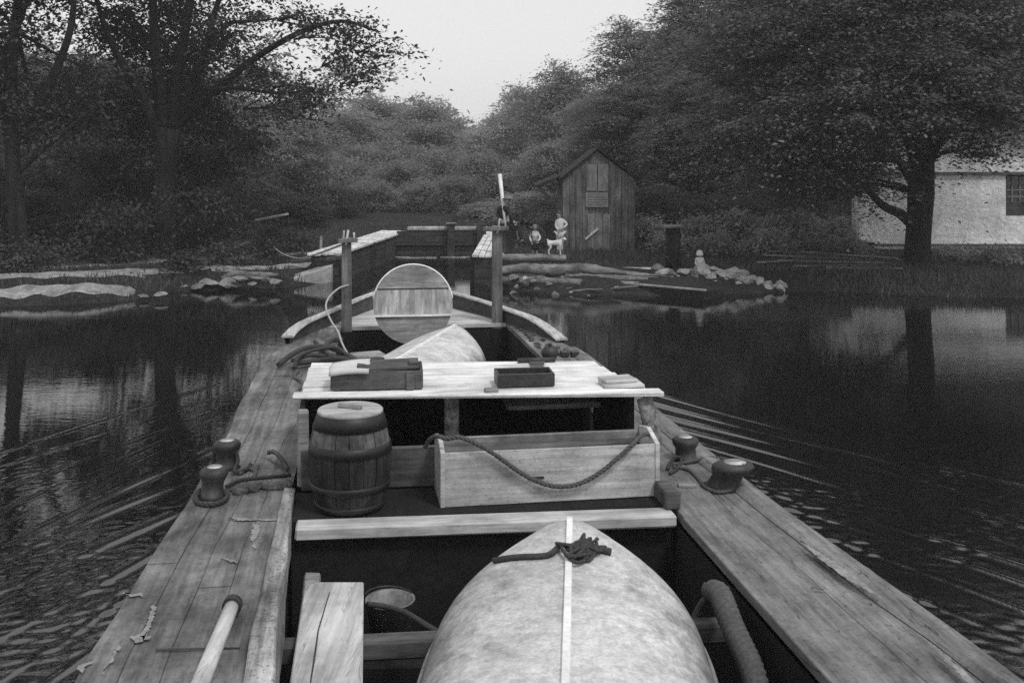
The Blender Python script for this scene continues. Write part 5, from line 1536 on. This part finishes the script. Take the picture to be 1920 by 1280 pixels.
# small child with a hoop
def G(px, Y, dz=0): 
    p = PY(px, 470, Y); return Vector((p.x, Y, hz(p.x, Y) + dz))
Y = 28.35; k = .62
J = dict(pelvis=PY(1003, 456, Y), spine=PY(1003, 447, Y), chest=PY(1003, 439, Y), neck=PY(1003, 433, Y), head=PY(1003, 426.5, Y),
         shL=PY(1008.5, 437, Y), elL=PY(1013, 446, Y - .05), wrL=PY(1009, 452, Y - .13), shR=PY(997.5, 437, Y), elR=PY(993.5, 446, Y), wrR=PY(996.5, 454, Y - .1),
         hipL=PY(1006, 458, Y), knL=PY(1006.5, 468, Y - .03), anL=PY(1006.5, 479, Y), toeL=PY(1008, 481, Y - .09), hipR=PY(1000, 458, Y), knR=PY(999.5, 468, Y - .03), anR=PY(999.5, 479, Y), toeR=PY(999, 481, Y - .09))
b_, base, hp, up, fc, lat = person('small child in pale blouse and dark skirt standing on the bank holding a hoop', J, k, M['skin'],
    [('blouse', M['cloth'], [['spine', 'chest', 'neck'], ['chest', 'shL', 'elL', 'wrL'], ['chest', 'shR', 'elR', 'wrR']], 1.2), ('skirt', M['clothD'], [[('spine', .11), ('pelvis', .16)], [('pelvis', .16), ('knL', .13)], [('pelvis', .16), ('knR', .13)]], 1.2),
     ('boot', M['clothD'], BOOT[0], 1.2), ('boot', M['clothD'], BOOT[1], 1.2)], Vector((.15, -1, 0)).normalized())
m = MB(); m.ball(hp + up * .035 * k + Vector((0, .02, 0)) - base, .115 * k, (1, 1, .92), 2); m.build('hair', M['clothM'], b_)
c = PY(1009, 442, Y - .12); m = MB(); m.tube([(c.x + .19 * math.cos(a), c.y + .03 * math.sin(a), c.z + .19 * math.sin(a)) for a in np.linspace(0, 2 * math.pi, 36)], .012, 6, caps=False)
tag(m.build('hoop', M['iron']), 'thin dark hoop held by the small child', 'hoop')
# child in white standing by the shed, hand on hip
Y = 29.4; k = .78
J = dict(pelvis=PY(1050, 434, Y), spine=PY(1050, 426, Y), chest=PY(1050, 417, Y), neck=PY(1048.5, 409, Y), head=PY(1047.5, 402, Y),
         shL=PY(1056, 414, Y), elL=PY(1063.5, 421, Y - .02), wrL=PY(1057, 427, Y - .1), shR=PY(1044, 415, Y), elR=PY(1042, 424, Y - .03), wrR=PY(1046, 431, Y - .12),
         hipL=PY(1053.5, 437, Y), knL=PY(1053, 453, Y - .03), anL=PY(1053, 470, Y), toeL=PY(1054, 473, Y - .12), hipR=PY(1046.5, 437, Y), knR=PY(1046.5, 453, Y - .03), anR=PY(1046, 470, Y), toeR=PY(1045, 473, Y - .12))
b_, base, hp, up, fc, lat = person('child in white blouse and pale trousers standing before the shed, one hand on hip', J, k, M['skin'],
    [('blouse', M['dog'], SHIRT, 1.22), ('trousers', M['cloth'], TROUS, 1.25), ('boot', M['clothD'], BOOT[0], 1.2), ('boot', M['clothD'], BOOT[1], 1.2)], Vector((-.55, -.83, 0)).normalized())
m = MB(); m.ball(hp + up * .04 * k + Vector((.012, .02, 0)) - base, .112 * k, (1, 1, .85), 2); m.build('hair', M['hair'], b_)
# a small child sitting behind the stones
def sitter(label, px, py, Y, k, blouse, cap_m, bonnet):
    q = lambda dx, dy, dd=0.0: PY(px + dx * k, py + dy * k, Y + dd)
    J = dict(pelvis=q(0, 42), spine=q(0, 32), chest=q(0, 22), neck=q(0, 13), head=q(0, 4), shL=q(10, 19), elL=q(13, 32), wrL=q(8, 41, -.18), shR=q(-10, 19), elR=q(-13, 32), wrR=q(-8, 41, -.18),
             hipL=q(6, 44), knL=q(8, 42, -.36), anL=q(8, 60, -.42), toeL=q(9, 62, -.52), hipR=q(-6, 44), knR=q(-8, 42, -.36), anR=q(-8, 60, -.42), toeR=q(-9, 62, -.52))
    b_, base, hp, up, fc, lat = person(label, J, k, M['skin'], [('blouse', blouse, SHIRT, 1.2), ('trousers', M['clothM'], TROUS, 1.2), ('boot', M['clothD'], BOOT[0], 1.2), ('boot', M['clothD'], BOOT[1], 1.2)], Vector((-.2, -.98, 0)).normalized())
    m = MB()
    if bonnet:
        m.ball(hp + up * .03 * k + Vector((0, .02, 0)) - base, .15 * k, (1, 1, 1.0), 2); m.lathe([(.16 * k, -.05), (.15 * k, .0)], 16, hp + up * .02 * k - base)
        m.build('bonnet', cap_m, b_)
    else:
        m.build('unused', cap_m).name; 
        bpy.data.objects.remove(bpy.data.objects['unused'])
        hat(b_, base, hp, up, k, .105, .09, cap_m, 1.35, 'cap')
sitter('small child in a white bonnet and pale blouse sitting among the rubble stones', 1312, 474, 27.3, .6, M['cloth'], M['dog'], True)
# white dog standing on the upper log, head to the right
Y = 27.75
dn = {}
q = lambda px, py, dd=0.0: PY(px, py, Y + dd)
nd = [(q(1030, 454.5), .075), (q(1037, 455.5), .072), (q(1045, 455.5), .083), (q(1051, 455), .085), (q(1055, 451), .06), (q(1057.5, 447.5, -.03), .062), (q(1060, 449.5, -.13), .035), (q(1060.5, 450.3, -.19), .026)]
ed = [(i, i + 1) for i in range(7)]
def chain(root, pts):
    prev = root
    for p, r in pts:
        nd.append((p, r)); ed.append((prev, len(nd) - 1)); prev = len(nd) - 1
for dd in (-.07, .07):
    chain(0, [(q(1030, 459, dd), .058), (q(1033, 464, dd), .036), (q(1028.5, 470, dd), .023), (q(1029, 476, dd), .02), (q(1031, 477.2, dd - .02), .02)])
    chain(3, [(q(1050.5, 460, dd), .045), (q(1049.5, 466, dd), .027), (q(1050.5, 471, dd), .022), (q(1050.5, 476, dd), .02), (q(1052.5, 477.2, dd - .02), .02)])
chain(0, [(q(1027, 451, .0), .022), (q(1025.5, 447.5, .0), .014)])
base = Vector((q(1041, 478).x, Y, q(1041, 478).z))
dg_ = skinned('dog', nd, ed, M['dog'], None, 2, base); dg_.location = base; tag(dg_, 'white short-haired dog standing on the log beside the children', 'dog')
for dd in (-.05, .05):
    m = MB(); e0 = q(1056.3, 445, dd) - base; m.ball(e0 + Vector((0, 0, -.01)), .03, (.5, .8, 1.5), 2); m.build('ear', M['clothM'], dg_)
m = MB(); m.ball(q(1060.6, 450, -.215) - base, .014); m.build('nose', M['eye'], dg_)
for dd in (-.03, .035):
    m = MB(); m.ball(q(1058.8 + dd * 20, 447, -.085) - base, .009); m.build('eye', M['eye'], dg_)

# ================================================================== BANK CLUTTER
def log(label, pts, r, mt_, name='log', jit=.012, cat='log'):
    c = catmull(pts, 6); rr = random.Random(len(label))
    m = MB(); n_ = len(c)
    rads = (np.array(r) if hasattr(r, '__len__') else np.full(n_, r)) if not hasattr(r, '__len__') else np.interp(np.linspace(0, 1, n_), np.linspace(0, 1, len(r)), r)
    m.tube(c, [float(x) * (1 + rr.uniform(-.08, .08)) for x in rads], 11)
    return tag(m.build(name, mt_, rough=jit), label, cat)
log('short straight log on the right bank with the white dog standing on it', [PY(938, 484, 27.75), PY(1000, 483.5, 27.75), PY(1061, 485, 27.75)], .105, M['log'])
log('long bent driftwood log along the right bank waterline below the dog', [PY(938, 508, 27.2), PY(985, 503, 27.1), PY(1040, 506, 26.8), PY(1100, 504, 26.7), PY(1150, 512, 26.6), PY(1210, 520, 26.5), PY(1262, 523, 26.4)], [.11, .13, .14, .14, .12, .1, .08], M['log'])
log('dark heavy log lying in the water below the bent driftwood log', [PY(942, 527, 26.9), PY(1010, 528, 26.6), PY(1090, 531, 26.0)], [.10, .12, .1], M['stoneD'] if 0 else M['post'])
log('thick dark log end against the lock wall corner at the waterline', [PY(936, 518, 27.3), PY(975, 517, 27.2), PY(1030, 519, 27.0)], [.12, .13, .11], M['log'])
log('long dark log lying between the driftwood log and the scow', [PY(1060, 519, 26.6), PY(1140, 523, 26.35), PY(1215, 526, 26.2)], [.09, .11, .09], M['post'])
log('short pale log behind the rubble stones beside the mooring post', [PY(1160, 507, 27.3), PY(1215, 508, 27.2), PY(1262, 511, 27.1)], [.08, .1, .08], M['logtop'])
a, c = P(1152, 530, .22), P(1322, 545, .22)
sc = empty('sunken_scow', (a.x, a.y, 0)); tag(sc, 'dark half-sunk flat scow lying along the right bank below the stones', 'scow')
d = (c - a); q2 = Vector((-d.y, d.x, 0)).normalized() * .9
o0 = Vector((a.x, a.y, 0)); z_ = Vector((0, 0, 1))
m = MB(); m.hexa([z_ * -.4, d - z_ * .4, d + q2 - z_ * .4, q2 - z_ * .4], [z_ * .2, d + z_ * .2, d + q2 + z_ * .2, q2 + z_ * .2]); m.build('hull', M['hold'], sc, bevel=.03, rough=.006)
m = MB(); m.bar(z_ * .225 + q2 * .04, d + z_ * .225 + q2 * .04, .09, .045); m.build('gunwale', M['grey'], sc, bevel=.008)
# rubble stones
def stone(label, px, py, Y, rpx, asp, seed, mt_, group=None, name='stone', flat=.7):
    p = PY(px, py, Y); r = rpx / F * Y; rr = random.Random(seed)
    bm_ = MB(); g_ = bmesh.ops.create_icosphere(bm_.bm, subdivisions=2, radius=1.0)
    pl = [(Vector([rr.uniform(-1, 1) for _ in range(3)]).normalized(), rr.uniform(.42, .72)) for _ in range(13)]
    for v in g_['verts']:
        co = v.co.copy()
        for nrm, dd in pl:
            t = co.dot(nrm)
            if t > dd: co -= nrm * (t - dd)
        v.co = Vector((co.x * r, co.y * r * .8, co.z * r * asp * 1.25))
    o = bm_.build(name, mt_, loc=p); o.rotation_euler = (rr.uniform(-.2, .2), rr.uniform(-.25, .25), rr.uniform(0, 6))
    return tag(o, label, 'stone', group)
stone('largest pale boulder in the rubble below the bonneted child', 1318, 512, 26.9, 34, .75, 1, M['stone'])
stone('rounded grey boulder in front of the largest pale boulder', 1300, 522, 26.6, 21, .85, 2, M['stoneD'])
stone('squared pale block lying left of the mooring post foot', 1238, 515, 26.7, 25, .42, 3, M['stone'])
stone('flat pale slab lying behind the squared block', 1232, 503, 27.1, 20, .5, 4, M['stoneD'])
stone('broad white slab tilting toward the water in the rubble', 1375, 517, 26.8, 42, .42, 5, M['stone'])
GRB = 'pale rubble stones on the right bank'
rr = random.Random(41)
for i, (px, py, r) in enumerate(((1350, 512, 15), (1345, 530, 14), (1362, 536, 12), (1380, 535, 14), (1398, 531, 15), (1410, 522, 14), (1423, 527, 12), (1420, 536, 12), (1437, 533, 12), (1450, 536, 9), (1462, 531, 9), (1466, 538, 8), (1395, 541, 10), (1372, 543, 10), (1342, 541, 11), (1405, 538, 10), (1430, 541, 8), (1330, 522, 13), (1308, 531, 11), (1284, 510, 13), (1272, 520, 10), (1395, 511, 12), (1340, 503, 12), (1445, 541, 7), (1386, 526, 14))):
    stone('pale broken stone in the rubble heap on the right bank', px, py, 26.5 - (py - 520) * .012, r * 1.35, rr.uniform(.28, .55), 50 + i, M['stone'], GRB)
GW3 = 'dark wet stones at the right waterline'
for i, (px, py, r) in enumerate(((960, 522, 18), (985, 530, 16), (1015, 526, 20), (1045, 535, 15), (1085, 522, 22), (1110, 532, 18), (1075, 543, 14), (1125, 543, 14), (1010, 540, 12), (1140, 530, 14))):
    stone('dark wet stone at the waterline under the long driftwood log', px, py, 26.5 - (py - 530) * .02 + rr.uniform(-.1, .1), r, .5, 90 + i, M['stoneD'], GW3)
for i in range(26):
    px, py = rr.uniform(945, 1290), rr.uniform(514, 556)
    if px > 1150: py = rr.uniform(512, 524)
    stone('dark wet stone at the waterline under the long driftwood log', px, py, 26.9 - (py - 510) * .03 + rr.uniform(-.1, .1), rr.uniform(6, 15), rr.uniform(.35, .6), 130 + i, M['stoneD'], GW3)
GK = 'driftwood sticks at the right waterline'
for i in range(9):
    px, py = rr.uniform(950, 1180), rr.uniform(515, 550); dd = 26.8 - (py - 510) * .03
    a = PY(px, py, dd); c = a + Vector((rr.uniform(.4, 1.1), rr.uniform(-.3, .3), rr.uniform(-.05, .12)))
    m = MB(); m.tube([a, a.lerp(c, .5) + Vector((0, 0, rr.uniform(-.03, .05))), c], [.03, .028, .015], 6); tag(m.build('stick', M['logtop'] if i % 3 == 0 else M['log']), 'weathered stick lying among the wet stones of the right waterline', 'stick', GK)
GP = 'planks lying on the right bank'
for i, (x0, y0, x1, y1, d_) in enumerate(((1440, 490, 1560, 488, 30.2), (1500, 488, 1682, 487, 30.4), (1430, 500, 1610, 497, 29.2), (1460, 507, 1660, 503, 28.4), (1490, 516, 1640, 512, 27.7), (1550, 522, 1690, 518, 27.2), (1420, 508, 1500, 512, 28.2))):
    a, c = PY(x0, y0, d_), PY(x1, y1, d_ + .25); a.z = hz(a.x, a.y) + .07; c.z = hz(c.x, c.y) + .08
    m = MB(); m.bar(a, c, .16, .035); tag(m.build('plank', M['grey'] if i % 2 else M['log'], bevel=.005), 'long weathered plank lying flat in the grass of the right bank', 'plank', GP)
for i in range(34):
    u = rr.random(); px = 1325 + 145 * u; py = 512 + 26 * u ** .7 + rr.uniform(-7, 7)
    stone('pale broken stone in the rubble heap on the right bank', px, py, 26.55 - (py - 520) * .012 + rr.uniform(-.15, .1), rr.uniform(7, 14), rr.uniform(.4, .8), 170 + i, M['stone'], GRB)
for i, (px, py, r_) in enumerate(((1092, 541, 15), (1116, 545, 11), (1072, 548, 9), (985, 521, 10), (1128, 520, 12), (1180, 517, 11), (1205, 519, 9))):
    stone('pale flat stone lying between the driftwood log and the scow', px, py, 26.6 - (py - 520) * .03, r_, .4, 220 + i, M['stone'], 'pale stones between driftwood and scow')
GLL = 'flat ledge stones at the left waterline'
for i, (px, py, r_) in enumerate(((372, 536, 24), (425, 531, 30), (455, 524, 26), (488, 523, 28), (515, 527, 22), (345, 540, 20), (440, 536, 18), (475, 532, 20), (300, 552, 18), (270, 556, 16), (120, 562, 20), (60, 566, 22))):
    stone('flat grey ledge stone along the left waterline', px, py, (26.5 if px > 320 else 24.6) + rr.uniform(-.1, .1), r_, .26, 240 + i, M['stoneM'] if i % 3 else M['stoneD'], GLL)
# left bank
log('pale driftwood log at the left waterline', [PY(416, 522, 26.9), PY(440, 514, 26.9), PY(480, 517, 27), PY(522, 516, 27.2)], [.05, .11, .1, .05], M['log'])
stone('wide pale rock at the left waterline beside the driftwood', 394, 531, 26.6, 34, .3, 7, M['stoneM'])
stone('small pale stone on the path of the left bank', 120, 512, 26.6, 8, .5, 8, M['stone'])
stone('rounded mossy rock on the left waterline below the path', 215, 552, 25.0, 46, .4, 12, M['stoneD'])
m = MB(); m.bar(PY(424, 469, 31.2), PY(479, 450, 31.6), .12, .06); tag(m.build('plank', M['logtop'], bevel=.006), 'pale plank leaning on the grass of the left bank', 'plank')
m = MB(); m.bar(PY(478, 413, 31.6), PY(541, 401, 31.9), .07, .06)
tag(m.build('rail', M['logtop'], bevel=.006), 'pale weathered rail resting across a dark bush on the left bank', 'rail')
p = PY(512, 455, 31.8); e = tag(crown_obj('bush', [(0, 0, .42, .55, .4, .45, 60)], M['leafA'], None, 71, leaves_per=40, size=.09, spray_r=.22, flat=.7, shell=(.2, 1.0)), 'small dark rounded bush under the pale rail on the left bank', 'bush'); e.location = (p.x, 31.9, hz(p.x, 31.9))

# ================================================================== AIR
mh = bpy.data.materials.new('haze_air'); mh.use_nodes = True
n = mh.node_tree.nodes; n.clear()
out = n.new('ShaderNodeOutputMaterial'); pv = n.new('ShaderNodeVolumePrincipled')
pv.inputs['Color'].default_value = (.9, .9, .9, 1); pv.inputs['Density'].default_value = HAZE if 'HAZE' in globals() else .0011
mh.node_tree.links.new(pv.outputs[0], out.inputs['Volume'])
m = MB(); m.box((0, 90, 9.5), (560, 560, 26.0))
tag(m.build('haze', mh), 'thin pale summer haze over the canal', 'haze', kind='stuff')
